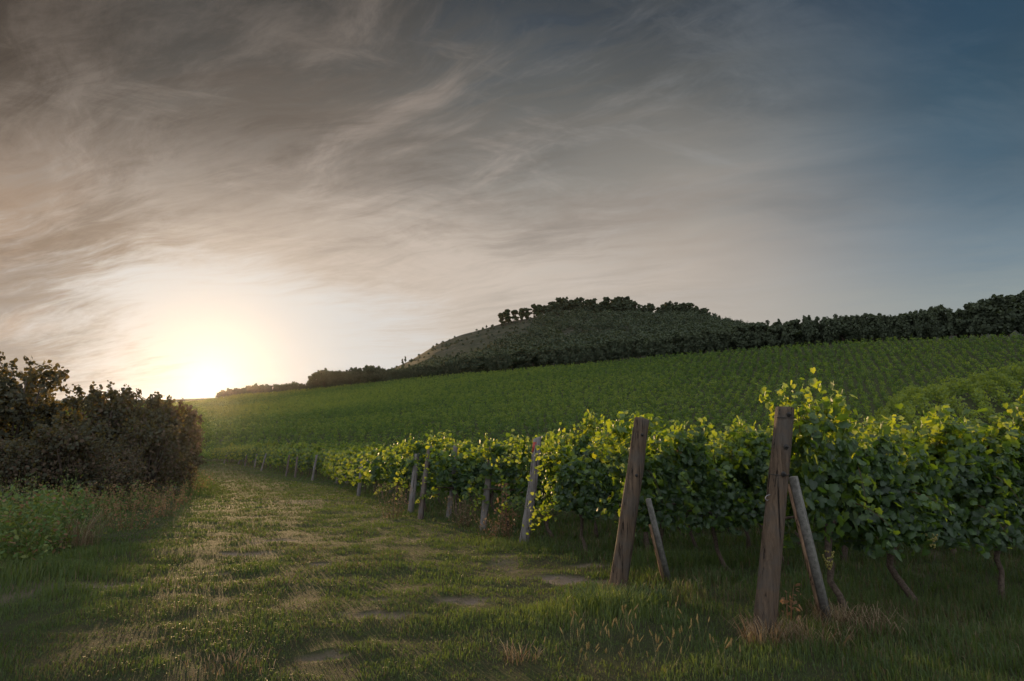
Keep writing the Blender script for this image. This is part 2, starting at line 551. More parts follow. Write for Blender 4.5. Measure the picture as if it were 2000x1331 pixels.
def ground_material():
    m, N = material('ground')
    geo = N.n('ShaderNodeNewGeometry').outputs['Position']
    soil = attr(N, 'tint'); wild = attr(N, 'alt')
    n1 = N.noise(geo, 3.0, 8.0, 0.65)
    n2 = N.noise(geo, 38.0, 5.0, 0.7)
    thatch = N.mix(n2, (.024, .032, .014), (.062, .054, .028))
    thatch = N.mix(N.maprange(n1, .35, .7), thatch, (.040, .052, .018))
    earth = N.mix(n1, (.13, .098, .070), (.30, .235, .175))
    earth = N.mix(N.maprange(n2, .45, .75), earth, (.15, .115, .08))
    c = N.mix(soil, thatch, earth)
    # hillside: bare grassy slope with pale rock, dark under the wood
    n3 = N.noise(geo, 0.035, 8.0, 0.62)
    n4 = N.noise(geo, 0.16, 6.0, 0.7)
    slope = N.mix(N.maprange(n3, .38, .62), (.022, .027, .015), (.042, .042, .026))
    slope = N.mix(N.math('MULTIPLY', N.maprange(n4, .55, .70), N.math('MULTIPLY', N.maprange(wild, .7, 1.0), .7)), slope, (.17, .155, .135))
    slope = N.mix(N.maprange(n4, .47, .36), slope, (.035, .042, .018))
    c = N.mix(wild, c, slope)
    bmp = N.n('ShaderNodeBump', {'Height': n2, 'Strength': 1.0, 'Distance': 0.05})
    p = N.n('ShaderNodeBsdfPrincipled', {'Base Color': c, 'Roughness': 0.95, 'Specular IOR Level': 0.1, 'Normal': bmp.outputs[0]})
    N.n('ShaderNodeOutputMaterial', {'Surface': p.outputs[0]})
    return m


def wood_material(name, dark, light, grey=None, scale=1.0):
    m, N = material(name)
    oc = N.n('ShaderNodeTexCoord').outputs['Object']
    info = N.n('ShaderNodeObjectInfo').outputs['Random']
    off = N.n('ShaderNodeCombineXYZ', {0: N.math('MULTIPLY', info, 7.0), 1: N.math('MULTIPLY', info, 13.0), 2: N.math('MULTIPLY', info, 3.0)}).outputs[0]
    v = N.vmath('ADD', oc, off)
    g = N.n('ShaderNodeMapping', {'Vector': v, 'Scale': (26 * scale, 26 * scale, 0.9 * scale)}).outputs[0]
    gr = N.noise(g, 1.0, 8.0, 0.7, 0.5)
    gf = N.noise(N.n('ShaderNodeMapping', {'Vector': v, 'Scale': (110 * scale, 110 * scale, 3.0 * scale)}).outputs[0], 1.0, 4.0, 0.7)
    bl = N.noise(v, 3.5, 6.0, 0.65)
    c = N.mix(N.maprange(gr, .30, .70), dark, light)
    c = N.mix(N.maprange(gf, .56, .80), c, tuple(x * .35 for x in dark))
    if grey:
        c = N.mix(N.maprange(bl, .42, .68), c, grey)
    crack = N.maprange(gr, .43, .36)
    c = N.mix(crack, c, tuple(x * .22 for x in dark))
    hgt = N.math('ADD', gr, N.math('MULTIPLY', gf, .35))
    b = N.n('ShaderNodeBump', {'Height': hgt, 'Strength': 1.0, 'Distance': 0.03})
    p = N.n('ShaderNodeBsdfPrincipled', {'Base Color': c, 'Roughness': 0.85, 'Specular IOR Level': 0.15, 'Normal': b.outputs[0]})
    N.n('ShaderNodeOutputMaterial', {'Surface': p.outputs[0]})
    return m


def rough_material(name, a, b, scale=20.0, metal=0.0, rough=0.9, speck=None):
    m, N = material(name)
    oc = N.n('ShaderNodeTexCoord').outputs['Object']
    n = N.noise(oc, scale, 8.0, 0.7)
    c = N.mix(N.maprange(n, .35, .65), a, b)
    if speck:
        n2 = N.noise(oc, scale * 4, 3.0, 0.6)
        c = N.mix(N.maprange(n2, .55, .66), c, speck)
    bp = N.n('ShaderNodeBump', {'Height': n, 'Strength': 0.7, 'Distance': 0.01})
    p = N.n('ShaderNodeBsdfPrincipled', {'Base Color': c, 'Roughness': rough, 'Metallic': metal, 'Specular IOR Level': 0.25, 'Normal': bp.outputs[0]})
    N.n('ShaderNodeOutputMaterial', {'Surface': p.outputs[0]})
    return m


M['ground'] = ground_material()
M['post_brown'] = wood_material('weathered_brown_wood', (.044, .031, .021), (.150, .104, .068), (.085, .073, .060))
M['post_grey'] = wood_material('weathered_grey_wood', (.095, .08, .07), (.21, .19, .17), (.19, .18, .17))
M['post_dark'] = wood_material('dark_wood', (.075, .055, .045), (.16, .125, .10), (.13, .12, .11))
M['concrete'] = rough_material('lichen_concrete', (.085, .08, .07), (.165, .158, .138), 22.0, speck=(.07, .075, .055))
M['batten'] = wood_material('batten_wood', (.13, .08, .05), (.28, .18, .11))
M['bark'] = rough_material('vine_bark', (.035, .025, .018), (.10, .075, .055), 40.0)
M['pale_bark'] = rough_material('peeled_bark', (.12, .10, .09), (.30, .26, .23), 30.0)
M['tree_bark'] = rough_material('tree_bark', (.03, .022, .016), (.075, .055, .04), 6.0)
M['cane'] = rough_material('vine_cane', (.10, .075, .03), (.20, .14, .06), 30.0)
M['metal'] = rough_material('galvanised_steel', (.18, .18, .18), (.34, .34, .33), 60.0, metal=0.8, rough=0.5)
M['dark_metal'] = rough_material('dark_iron', (.02, .02, .02), (.05, .045, .04), 60.0, metal=0.5, rough=0.6)
M['red_paint'] = rough_material('faded_red_paint', (.22, .03, .025), (.34, .07, .05), 25.0)
M['grape'] = leaf_material('grape_berry', [(0, (.16, .17, .04)), (1, (.30, .24, .06))], [(0, (.35, .36, .06)), (1, (.5, .38, .08))], 0.3, 0.35, 0.5)

# ------------------------------------------------------------------ ground sheet
# bare patches of pale soil: photo pixel of the centre, half width in metres across and along the view
SOIL = [(1095, 1130, .46, .26), (905, 1172, .36, .22), (770, 1198, .42, .16), (212, 1143, .44, .24), (490, 1081, .50, .30), (625, 1284, .20, .11),
        (530, 1056, .55, .35), (745, 1170, .14, .10), (1180, 1135, .22, .18), (430, 1120, .2, .15), (640, 1100, .25, .15), (1155, 1105, .2, .2)]
SOIL_W = [(ground_at(x, y), a, b) for x, y, a, b in SOIL]


def soil_mask(X, Y):
    s = np.zeros_like(np.asarray(X, float))
    n = (fbm(X * 3.6, Y * 4.2, 4, 31) - 0.5) * 3.0
    for p, a, b in SOIL_W:
        q = np.sqrt(((X - p[0]) / a) ** 2 + ((Y - p[1]) / b) ** 2)
        s = np.maximum(s, sstep(1.15, 0.65, q + n * 0.75))
    s = s * (0.55 + 0.6 * sstep(.35, .6, fbm(X * 9, Y * 9, 3, 43)))
    trk = fbm(X * 0.9, Y * 0.5, 4, 41)
    s = np.maximum(s, 0.4 * sstep(0.71, 0.77, trk) * sstep(60, 8, Y))
    return s


def track_x(Y):
    """centre line of the grassy track"""
    return np.interp(Y, [-10, 0, 5, 10, 20, 35, 60, 110], [-1.2, -1.4, -2.2, -3.6, -7.2, -13.0, -24.0, -46.0])


def edge_x(Y):
    """line along the ends of the vine rows"""
    return np.interp(Y, [0, 6.15, 8.7, 13.4, 15.5, 18.4, 20.7, 30.6, 33.6, 50, 55, 60, 78, 90, 105, 120],
                     [4.2, 2.13, 1.30, .22, -.64, -2.0, -3.0, -6.5, -7.6, -13.0, -16, -18.6, -28.0, -35.5, -44, -54])


def hedge_x(Y):
    """foot of the thicket along the left of the track"""
    return np.interp(Y, [0, 10, 22, 30, 36, 60, 110], [-9.5, -10.5, -14.0, -15.0, -16.8, -28.5, -54.0])


def build_ground():
    rows = np.concatenate([np.linspace(-60, 1, 14)[:-1], np.geomspace(2.0, 60, 330) - 1.0, np.linspace(59.6, 360, 260)[1:], np.geomspace(362, 780, 110)])
    cols = np.sinh(np.linspace(-1.7, 1.7, 421)) / np.sinh(1.7) * 2.1
    Yg, U = np.meshgrid(rows, cols, indexing='ij')
    X = U * (np.maximum(Yg, 0) + 9.0 + np.maximum(-Yg, 0))
    Z = height(X, Yg)
    s = soil_mask(X, Yg)
    Z = Z - 0.03 * s
    D = np.maximum(Yg, .5); u = np.clip(X / D, -1.6, 1.6)
    wild = .6 * sstep(-6, 8, D - d_top(u)) + .4 * sstep(120, 260, D - d_top(u))
    n, k = Yg.shape
    i = np.arange(n - 1)[:, None] * k; j = np.arange(k - 1)[None, :]
    f4 = np.stack([i + j, i + j + 1, i + k + j + 1, i + k + j], -1).reshape(-1, 4)
    mb = MB()
    mb.add(np.stack([X, Yg, Z], -1).reshape(-1, 3), None, f4, s.ravel() * (1 - wild.ravel()), wild.ravel())
    o = mb.build('ground', M['ground'], smooth=True)
    tag(o, 'grassy track, gentle hillside and distant hill as one stretch of land', 'ground', kind='structure')


build_ground()


# ------------------------------------------------------------------ grass
def build_grass():
    rg = np.random.default_rng(11)
    P = []
    #        Ymin Ymax  per m2  width  
    for y0, y1, dens, wid, hgt in ((2.6, 5, 3600, .0042, 1.0), (5, 8, 2300, .0055, 1.0), (8, 13, 1000, .0085, 1.05), (13, 22, 420, .014, 1.1), (22, 40, 150, .026, 1.2), (40, 75, 42, .05, 1.3), (75, 118, 16, .08, 1.4)):
        xa, xb = -0.86 * y1, 0.86 * y1
        n = int((xb - xa) * (y1 - y0) * dens)
        x = rg.uniform(xa, xb, n); y = rg.uniform(y0, y1, n)
        ok = (np.abs(x / y) < 0.86) & (x < edge_x(y) + np.where(y < 16, 12.0, 4.0)) & (x > hedge_x(y) - 2.5)
        ok &= rg.random(n) < np.clip((y / y1) ** -1.2 * 0.8, 0, 1)
        x = x[ok]; y = y[ok]
        P.append(np.column_stack([x, y, np.full(len(x), wid) * (0.6 + 0.8 * rg.random(len(x))), np.full(len(x), hgt)]))
    P = np.concatenate(P)
    x, y = P[:, 0], P[:, 1]
    s = soil_mask(x, y)
    tuft = fbm(x * 2.6, y * 2.6, 3, 51)
    tuft2 = fbm(x * 0.8, y * 1.5, 3, 57)
    keep = (rg.random(len(x)) > s * .74) & (rg.random(len(x)) < 0.35 + 1.3 * sstep(.36, .6, tuft))
    P = P[keep]; x, y = P[:, 0], P[:, 1]; tuft = tuft[keep]; tuft2 = tuft2[keep]; s = s[keep]
    n = len(x)
    inrow = sstep(-0.5, 0.7, x - edge_x(y))                          # between and under the vines: taller
    verge = sstep(2.6, 0.4, x - hedge_x(y))                          # along the thicket: taller
    ctr = np.exp(-((x - track_x(y)) / (0.9 + 0.03 * y)) ** 2)
    rut = np.exp(-((np.abs(x - track_x(y)) - .80) / .26) ** 2) * (.5 + .5 * tuft2)
    strip = np.exp(-((x - edge_x(y) + 1.3) / 1.1) ** 2)
    h = 0.026 + 0.036 * sstep(.40, .72, tuft) + 0.022 * sstep(.45, .7, tuft2)
    h = h + 0.11 * inrow * (0.4 + tuft) + 0.20 * verge * (0.3 + tuft)
    lush = np.zeros(n)
    for (px_, py_, rad, hh_) in ((1185, 1200, .55, .22), (1300, 1105, .8, .10), (60, 1130, 1.1, .20), (150, 1160, .9, .05), (980, 1065, .8, .06), (180, 1085, .9, .10)):
        p = ground_at(px_, py_)
        g = np.exp(-(((x - p[0]) / rad) ** 2 + ((y - p[1]) / (rad * .8)) ** 2))
        h = h + hh_ * g; lush = np.maximum(lush, g)
    dryn = fbm(x * 0.55 + 3, y * 0.9, 4, 61)
    dry_p = 0.12 + 0.10 * inrow + 0.24 * sstep(.50, .70, dryn + 0.10 * ctr + 0.03 * sstep(12, 4, y)) + 0.5 * s - 0.45 * lush - 0.1 * verge + .22 * rut - .28 * strip
    dry = (rg.random(n) < np.clip(dry_p, .05, .92)).astype(float) * (0.75 + .25 * rg.random(n))
    h = h * (0.5 + 0.9 * rg.random(n)) * P[:, 3] * np.where(dry > .5, .85, 1.0) * (1 - .5 * s) * (1 - .45 * rut)
    w = P[:, 2]
    z = height(x, y) - 0.03 * soil_mask(x, y) - 0.004
    a = rg.uniform(0, 2 * np.pi, n)
    side = np.column_stack([np.cos(a), np.sin(a), np.zeros(n)])
    a2 = rg.uniform(0, 2 * np.pi, n)
    lean = np.column_stack([np.cos(a2), np.sin(a2), np.zeros(n)]) * (rg.random(n) ** 1.0 * 0.95)[:, None]
    base = np.column_stack([x, y, z])
    up = np.array([0, 0, 1.0])
    H = h[:, None]
    mid = base + H * (0.60 * up + 0.25 * lean)
    tip = base + H * (1.0 * up * (1 - 0.45 * (np.linalg.norm(lean, axis=1)[:, None])) + 0.95 * lean)
    hw = 0.5 * w[:, None] * side
    v = np.stack([base - hw, base + hw, mid + hw * .8, mid - hw * .8, tip], 1).reshape(-1, 3)
    k = (np.arange(n) * 5)[:, None]
    mb = MB()
    t = np.clip(0.15 + 0.5 * rg.random(n) + 0.5 * (tuft2 - .5) + 0.35 * lush + .2 * strip, 0, 1)
    mb.add(v, k + np.array([[3, 2, 4]]), k + np.array([[0, 1, 2, 3]]), np.repeat(t, 5), np.repeat(dry, 5))
    o = mb.build('grass', M['grass'])
    tag(o, 'rough green and dry grass covering the track and the strips between vines', 'grass', kind='stuff')
    print('grass blades', n)


build_grass()

# ------------------------------------------------------------------ end posts
ROW_DIR = np.array([0.945, 0.325, 0.0])


def post_mesh(base, top, r0, r1, seed, slant=0.02, n=28):
    """tapered round post with flutes and a sawn, slanting top; local to base"""
    rg = np.random.default_rng(seed)
    v = np.asarray(top) - np.asarray(base)
    ts = np.array([-0.06, 0, .03, .12, .25, .4, .55, .7, .82, .92, .985, 1.0])
    bend = rg.normal(size=2) * 0.012
    pts = np.array([v * t + np.array([bend[0], bend[1], 0]) * math.sin(math.pi * max(t, 0)) for t in ts])
    rad = np.interp(ts, [0, 1], [r0, r1]); rad[-1] *= .93
    mb = MB()
    tube(mb, pts, rad, n, 0.5, True, 0.075, seed)
    vv = mb.v[0].copy()
    m = len(ts)
    c = pts[-1]
    for q in list(range((m - 1) * n, m * n)):
        vv[q, 2] += slant * (vv[q, 0] - c[0]) / r1
    mb.v[0] = vv
    return mb


def beam(mb, a, b, w, h, tint=.5, twist=0.0, taper=.9):
    a = np.asarray(a, float); b = np.asarray(b, float)
    t = norm(b - a)
    s = norm(np.cross(t, np.array([0, 1.0, 0.05]))); u = np.cross(s, t)
    s, u = math.cos(twist) * s + math.sin(twist) * u, math.cos(twist) * u - math.sin(twist) * s
    q = []
    for p, k in ((a, 1.0), (a + (b - a) * .5, .97), (b, taper)):
        for sx, sy in ((-1, -.8), (-.8, -1), (.8, -1), (1, -.8), (1, .8), (.8, 1), (-.8, 1), (-1, .8)):
            q.append(p + s * sx * w * .5 * k + u * sy * h * .5 * k)
    f4 = [(r * 8 + j, r * 8 + (j + 1) % 8, r * 8 + 8 + (j + 1) % 8, r * 8 + 8 + j) for r in range(2) for j in range(8)]
    f4 += [(7, 6, 1, 0), (6, 5, 2, 1), (5, 4, 3, 2), (16, 17, 22, 23), (17, 18, 21, 22), (18, 19, 20, 21)]
    mb.add(q, None, f4, tint)


def bolt(parent, p, d, r=.016):
    mb = MB()
    d = np.asarray(d, float)
    tube(mb, [p, p + d * .006, p + d * .010], [r * 1.5, r * 1.5, r * 1.2], 10)
    tube(mb, [p + d * .006, p + d * .03], [r * .75, r * .7], 6)
    return mb.build('bolt', M['dark_metal'], parent)


def end_post(xt, yt, xb, yb, r0, r1, mat, label, seed, Y=None, dtop=0.0, group=None, slant=.02):
    b = ground_at(xb, yb) if Y is None else at(xb, yb, Y)
    if Y is not None:
        b[2] = float(height(b[0], b[1]))
    top = at(xt, yt, b[1] + dtop)
    t = thing('vineyard_end_post', label, 'post', b, 0, group)
    post_mesh(b, top, r0, r1, seed, slant).build('shaft', M[mat], t, True)
    return t, b, top - b


GP = 'end posts of the vine rows along the track'
FRONT = np.array([0.2, -1.0, 0.05]); FRONT = FRONT / np.linalg.norm(FRONT)

# nearest post, with a concrete brace, bolts and a wire hook
p1, b1, v1 = end_post(1534, 796, 1491, 1250, .092, .078, 'post_brown', 'thick brown wooden end post nearest the camera, propped by a grey square brace', 1, group=GP, dtop=.05, slant=.006)
fr = lambda t, r: v1 * t + np.array([.12, -1.0, 0.0]) * r
for t_, r_ in ((.965, .074), (.82, .076), (.70, .078)):
    bolt(p1, fr(t_, r_), FRONT)
mb = MB()
hp = v1 * .60 + np.array([-.082, -.02, 0])
tube(mb, [hp + np.array([.02, 0, .02]), hp + np.array([-.012, 0, .012]), hp + np.array([-.028, 0, -.002]), hp + np.array([-.030, 0, -.022]), hp + np.array([-.016, 0, -.032]), hp + np.array([-.004, 0, -.026])], .0035, 6)
mb.build('wire_hook', M['metal'], p1, True)
for t_ in (.70, .955):
    mb = MB()
    a = np.linspace(0, 2 * np.pi, 17)
    rr = np.interp(t_, [0, 1], [.092, .078]) * 1.10
    tube(mb, np.column_stack([v1[0] * t_ + rr * np.cos(a), v1[1] * t_ + rr * np.sin(a), v1[2] * t_ + .01 * np.sin(a)]), .0035, 5)
    mb.build('wire_tie', M['dark_metal'], p1)
bt = at(1549, 932, b1[1] + .14) - b1
bb = ground_at(1622, 1228) - b1
mb = MB(); beam(mb, bb - (0, 0, .06), bt, .075, .07, twist=.75)
mb.build('brace', M['concrete'], p1)
mb = MB(); beam(mb, bb + np.array([-.062, -.02, -.06]), bb + (bt - bb) * .95 + np.array([-.062, .0, 0]), .028, .05, twist=.4)
mb.build('batten', M['batten'], p1)

# second post
p2, b2, v2 = end_post(1254, 818, 1206, 1154, .100, .088, 'post_brown', 'thick brown wooden end post, second from the camera, with leaves against its left side', 2, group=GP, dtop=.05, slant=-.004)
for t_, r_ in ((.90, .086), (.66, .09)):
    bolt(p2, v2 * t_ + np.array([.14, -1, 0]) * r_, FRONT, .013)
bt = at(1266, 975, b2[1] + .16) - b2
bb = ground_at(1310, 1143) - b2
mb = MB(); beam(mb, bb - (0, 0, .06), bt, .062, .056, twist=.6)
mb.build('brace', M['concrete'], p2)
mb = MB(); beam(mb, bb + np.array([-.07, -.02, -.06]), bb + (bt - bb) * .7 + np.array([-.06, 0, 0]), .03, .05)
mb.build('batten', M['batten'], p2)

# third post with the red painted patch, and the grey posts behind it
p3, b3, v3 = end_post(1050, 855, 1022, 1062, .080, .068, 'post_grey', 'leaning grey end post with a red painted patch near its top', 3, group=GP, slant=.03)
mb = MB()
a = np.linspace(math.radians(160), math.radians(262), 9)
for t0, t1 in ((.855, .955),):
    q = []
    for t_ in (t0, t1):
        rr = np.interp(t_, [0, 1], [.080, .068]) * 1.075
        q += [v3 * t_ + np.array([rr * math.cos(k), rr * math.sin(k), 0]) for k in a]
    q += [np.array(p) * 1.0 - 0.018 * np.array([math.cos(k), math.sin(k), 0]) for p, k in zip(q, list(a) * 2)]
    f = [(i, i + 1, 9 + i + 1, 9 + i) for i in range(8)] + [(18 + i + 1, 18 + i, 27 + i, 27 + i + 1) for i in range(8)]
    f += [(9 + i, 9 + i + 1, 27 + i + 1, 27 + i) for i in range(8)] + [(i + 1, i, 18 + i, 18 + i + 1) for i in range(8)]
    mb.add(q, None, f)
mb.build('red_patch', M['red_paint'], p3)
for t_ in (.33, .62):
    mb = MB()
    a = np.linspace(0, 2 * np.pi, 15); rr = np.interp(t_, [0, 1], [.080, .068]) * 1.06
    tube(mb, np.column_stack([v3[0] * t_ + rr * np.cos(a), v3[1] * t_ + rr * np.sin(a), v3[2] * t_ + .012 * np.sin(a)]), .004, 5)
    mb.build('wire_tie', M['dark_metal'], p3)

POSTS = [  # xt, yt, xb, yb, r0, r1, material, Y, label
    (962, 870, 943, 1036, .078, .066, 'post_grey', None, 'pale grey end post half hidden by leaves, left of the post with the red patch'),
    (890, 872, 876, 1010, .070, .058, 'post_grey', 18.6, 'thin grey end post largely hidden by leaves between two dry weeds'),
    (840, 872, 821, 1014, .074, .062, 'post_dark', None, 'dark leaning end post just right of the pale bare post'),
    (814, 886, 801, 1002, .088, .076, 'post_grey', None, 'pale bare end post standing clear of the leaves in front of its row'),
    (764, 884, 763, 964, .075, .065, 'post_dark', 31.5, 'dim end post in shade behind the bushy dry weed'),
    (708, 888, 700, 970, .078, .066, 'post_grey', None, 'lone grey end post left of the bushy dry weed'),
    (677, 896, 677, 939, .085, .075, 'post_grey', 44, 'short end post with reddish wood, right of a similar one'),
    (660, 899, 658, 939, .085, .075, 'post_grey', 46, 'short end post with reddish wood, left of a similar one'),
    (619, 889, 610, 937, .085, .07, 'post_grey', 52, 'leaning pale end post standing out from the shaded row ends'),
    (581, 892, 576, 937, .085, .07, 'post_dark', 57, 'faint far end post close to its twin in the shaded row ends'),
    (565, 889, 558, 933, .085, .07, 'post_dark', 60, 'faint far end post beside the dark gap in the rows'),
    (520, 886, 510, 921, .09, .075, 'post_grey', 72, 'tall pale leaning end post among the far row ends'),
    (502, 887, 497, 909, .09, .075, 'post_grey', 80, 'small far end post right behind the tall pale leaning one'),
    (482, 889, 478, 911, .09, .075, 'post_dark', 84, 'small upright far end post, second from the left of its row ends'),
    (469, 894, 465, 911, .09, .075, 'post_grey', 90, 'small leaning far end post near the end of the track'),
    (446, 881, 437, 907, .10, .085, 'post_grey', 98, 'farthest leaning end post where the track meets the sun glow'),
]
for i, (xt, yt, xb, yb, r0, r1, mat, Y, lab) in enumerate(POSTS):
    end_post(xt, yt, xb, yb, r0, r1, mat, lab, 20 + i, Y, group=GP, slant=.03 if i != 1 else -.03)

# ------------------------------------------------------------------ grapevines
def vine_foliage(rg, n, size, tv, tf, tall=False, half=.62, thick=.27, z0=.54, z1=1.80, shoots=5, side=3, end=False):
    mb = MB()
    lump = rg.uniform(-half, half, (14, 3)); lump[:, 1] = rg.uniform(-thick, thick, 14); lump[:, 2] = rg.uniform(z0 + .1, z1, 14)
    x = rg.uniform(-half, half, n * 2)
    z = z0 + (z1 - z0) * rg.beta(1.5, 1.15, n * 2)
    top = 1.0 + .20 * np.sin(x * rg.uniform(3, 5) + rg.uniform(0, 6)) * rg.uniform(.3, 1) + .10 * np.sin(x * 11 + rg.uniform(0, 6))
    z = z0 + (z - z0) * top
    sy = np.where(rg.random(n * 2) < .5, -1, 1)
    y = sy * thick * (0.35 + .75 * np.sqrt(rg.random(n * 2)))
    P = np.column_stack([x, y, z])
    dist = np.min(np.linalg.norm((P[:, None] - lump[None]) * (1, .8, 1), axis=2), axis=1)
    low = z0 + .28 * np.abs(np.sin(x * 3.1 + rg.uniform(0, 6))) * rg.random()
    ok = (dist < .24 + .16 * rg.random(n * 2)) & (z > low)
    P = P[ok][:n]
    N_ = np.column_stack([rg.normal(size=len(P)) * .75, np.sign(P[:, 1]) * .7 + rg.normal(size=len(P)) * .7, .45 + rg.normal(size=len(P)) * .6])
    if end:
        N_[:, 0] -= .5
    t = np.clip(rg.random(len(P)) * .62 + .26 * sstep(1.3, 1.9, P[:, 2]) + (rg.random(len(P)) > .975) * .3, 0, 1)  # tint rises with height: sunlit tops painted into the leaf colour
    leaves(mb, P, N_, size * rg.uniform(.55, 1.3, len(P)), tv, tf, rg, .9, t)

    def shoot(p0, d, ln, drop, k):
        s = np.linspace(0, 1, 7)
        pts = p0 + d * (ln * s)[:, None] + np.array([0, 0, -1]) * (drop * s ** 2)[:, None]
        tube(mb, pts, np.linspace(.005, .002, 7), 4, tint=.3, alt=.7)
        m = max(3, int(ln / k))
        q = np.linspace(.08, 1, m)
        Pq = np.column_stack([np.interp(q, s, pts[:, i]) for i in range(3)]) + rg.normal(size=(m, 3)) * (.05 if size < .13 else .06)
        Nq = rg.normal(size=(m, 3)) * .6 + np.array([0, -.25, .5])
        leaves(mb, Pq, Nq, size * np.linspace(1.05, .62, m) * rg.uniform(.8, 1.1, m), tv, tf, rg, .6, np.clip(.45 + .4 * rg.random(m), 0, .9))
    for _ in range(max(2, shoots // 2)):
        c = np.array([rg.uniform(-half, half), rg.normal() * .08, z1 + rg.uniform(-.05, .22)])
        m = int(rg.uniform(22, 48) * (1.0 if size < .13 else .6))
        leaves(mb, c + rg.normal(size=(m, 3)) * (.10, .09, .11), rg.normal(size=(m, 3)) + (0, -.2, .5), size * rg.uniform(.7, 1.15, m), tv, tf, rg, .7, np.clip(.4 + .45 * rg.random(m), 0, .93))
    kk = .024 if size < .13 else .05
    for _ in range(shoots):
        p0 = np.array([rg.uniform(-half, half), rg.normal() * .10, z1 - .15])
        shoot(p0, norm(np.array([rg.normal() * .45, rg.normal() * .3, 1.0])), rg.uniform(.2, .62), rg.uniform(.02, .32), kk)
    if tall:                                    # a bunch of long shoots standing up beside the end post
        for q in range(7):
            p0 = np.array([-half + .0 + .045 * q, rg.normal() * .06 - .05, z1 - .1])
            shoot(p0, norm(np.array([rg.normal() * .16 - .02, rg.normal() * .12, 1.0])), rg.uniform(.34, .56), rg.uniform(0, .1), .022)
    for _ in range(side):
        p0 = np.array([rg.uniform(-half, half), rg.choice([-1, 1]) * thick, rg.uniform(1.0, 1.6)])
        shoot(p0, norm(np.array([rg.normal() * .4, np.sign(p0[1]), -.1])), rg.uniform(.25, .5), rg.uniform(.15, .4), kk)
    if end:
        for z_ in (1.75, 1.55, 1.2, .85, .7):
            p0 = np.array([-half + .08, rg.normal() * .12, z_])
            shoot(p0, norm(np.array([-1, rg.normal() * .5, .25])), rg.uniform(.3, .6), rg.uniform(.2, .45), kk)
    return mb


def vine_trunk(rg):
    mb = MB()
    zs = np.linspace(-.04, .82, 8)
    bend = rg.normal(size=2) * .08
    pts = np.column_stack([bend[0] * np.sin(zs * 3) + .015 * rg.normal(size=8), bend[1] * np.sin(zs * 2.4) + .015 * rg.normal(size=8), zs])
    tube(mb, pts, np.array([.045, .040, .034, .031, .034, .033, .036, .040]) * rg.uniform(.8, 1.15), 9, wob=.12, seed=int(rg.integers(999)))
    for s in (-1, 1):
        q = np.array([pts[-1] - (0, 0, .03), pts[-1] + (s * .12, 0, .06), pts[-1] + (s * .32, .01, .09), pts[-1] + (s * .56, 0, .08)])
        tube(mb, q, [.026, .02, .016, .011], 7, wob=.1, seed=int(rg.integers(999)))
    return mb


def grape_cluster(parent, p, rg):
    mb = MB()
    for k in range(46):
        t = rg.random()
        r_ = .045 * (1 - t) ** .6 + .006
        a = rg.uniform(0, 2 * np.pi)
        c = np.asarray(p) + np.array([r_ * math.cos(a), r_ * math.sin(a), -.15 * t])
        th = np.linspace(0, np.pi, 5)
        tube(mb, np.column_stack([np.zeros(5), np.zeros(5), -np.cos(th) * .0095]) + c, np.maximum(np.sin(th) * .0095, .001), 6, tint=rg.random())
    return mb.build('grape_cluster', M['grape'], parent, True)


def make_vine(kind, seed, end=False, tall=False):
    rg = np.random.default_rng(seed)
    t = thing('grapevine', 'grapevine', 'grapevine')
    if kind == 'near':
        f = vine_foliage(rg, 1450, .086, GRAPE_V, GRAPE_F, tall=tall, end=end, shoots=4 if tall else 8)
    elif kind == 'mid':
        f = vine_foliage(rg, 620, .125, CLUMP_V, CLUMP_F, end=end, shoots=5)
    else:
        f = vine_foliage(rg, 300, .19, CLUMP_V, CLUMP_F, half=.85, end=end, shoots=6, side=3)
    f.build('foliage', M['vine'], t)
    vine_trunk(rg).build('trunk', M['bark'], t, True)
    return t


protos = {'tall': [make_vine('near', 99, False, True)], **{k: [make_vine(k, 100 + 10 * j + i) for i in range(n)] + [make_vine(k, 180 + 10 * j + i, True) for i in range(m)]
          for j, (k, n, m) in enumerate((('near', 5, 2), ('mid', 4, 2), ('far', 3, 2)))}}
used = set()


def put_vine(kind, idx, loc, rz, label, group, sc):
    src = protos[kind][idx]
    if src.name not in used:
        used.add(src.name)
        src.location = loc; src.rotation_euler = (0, 0, rz); src.scale = sc
        src['label'] = label; src['group'] = group
        return src
    return copy_thing(src, loc, rz, label, group, sc)


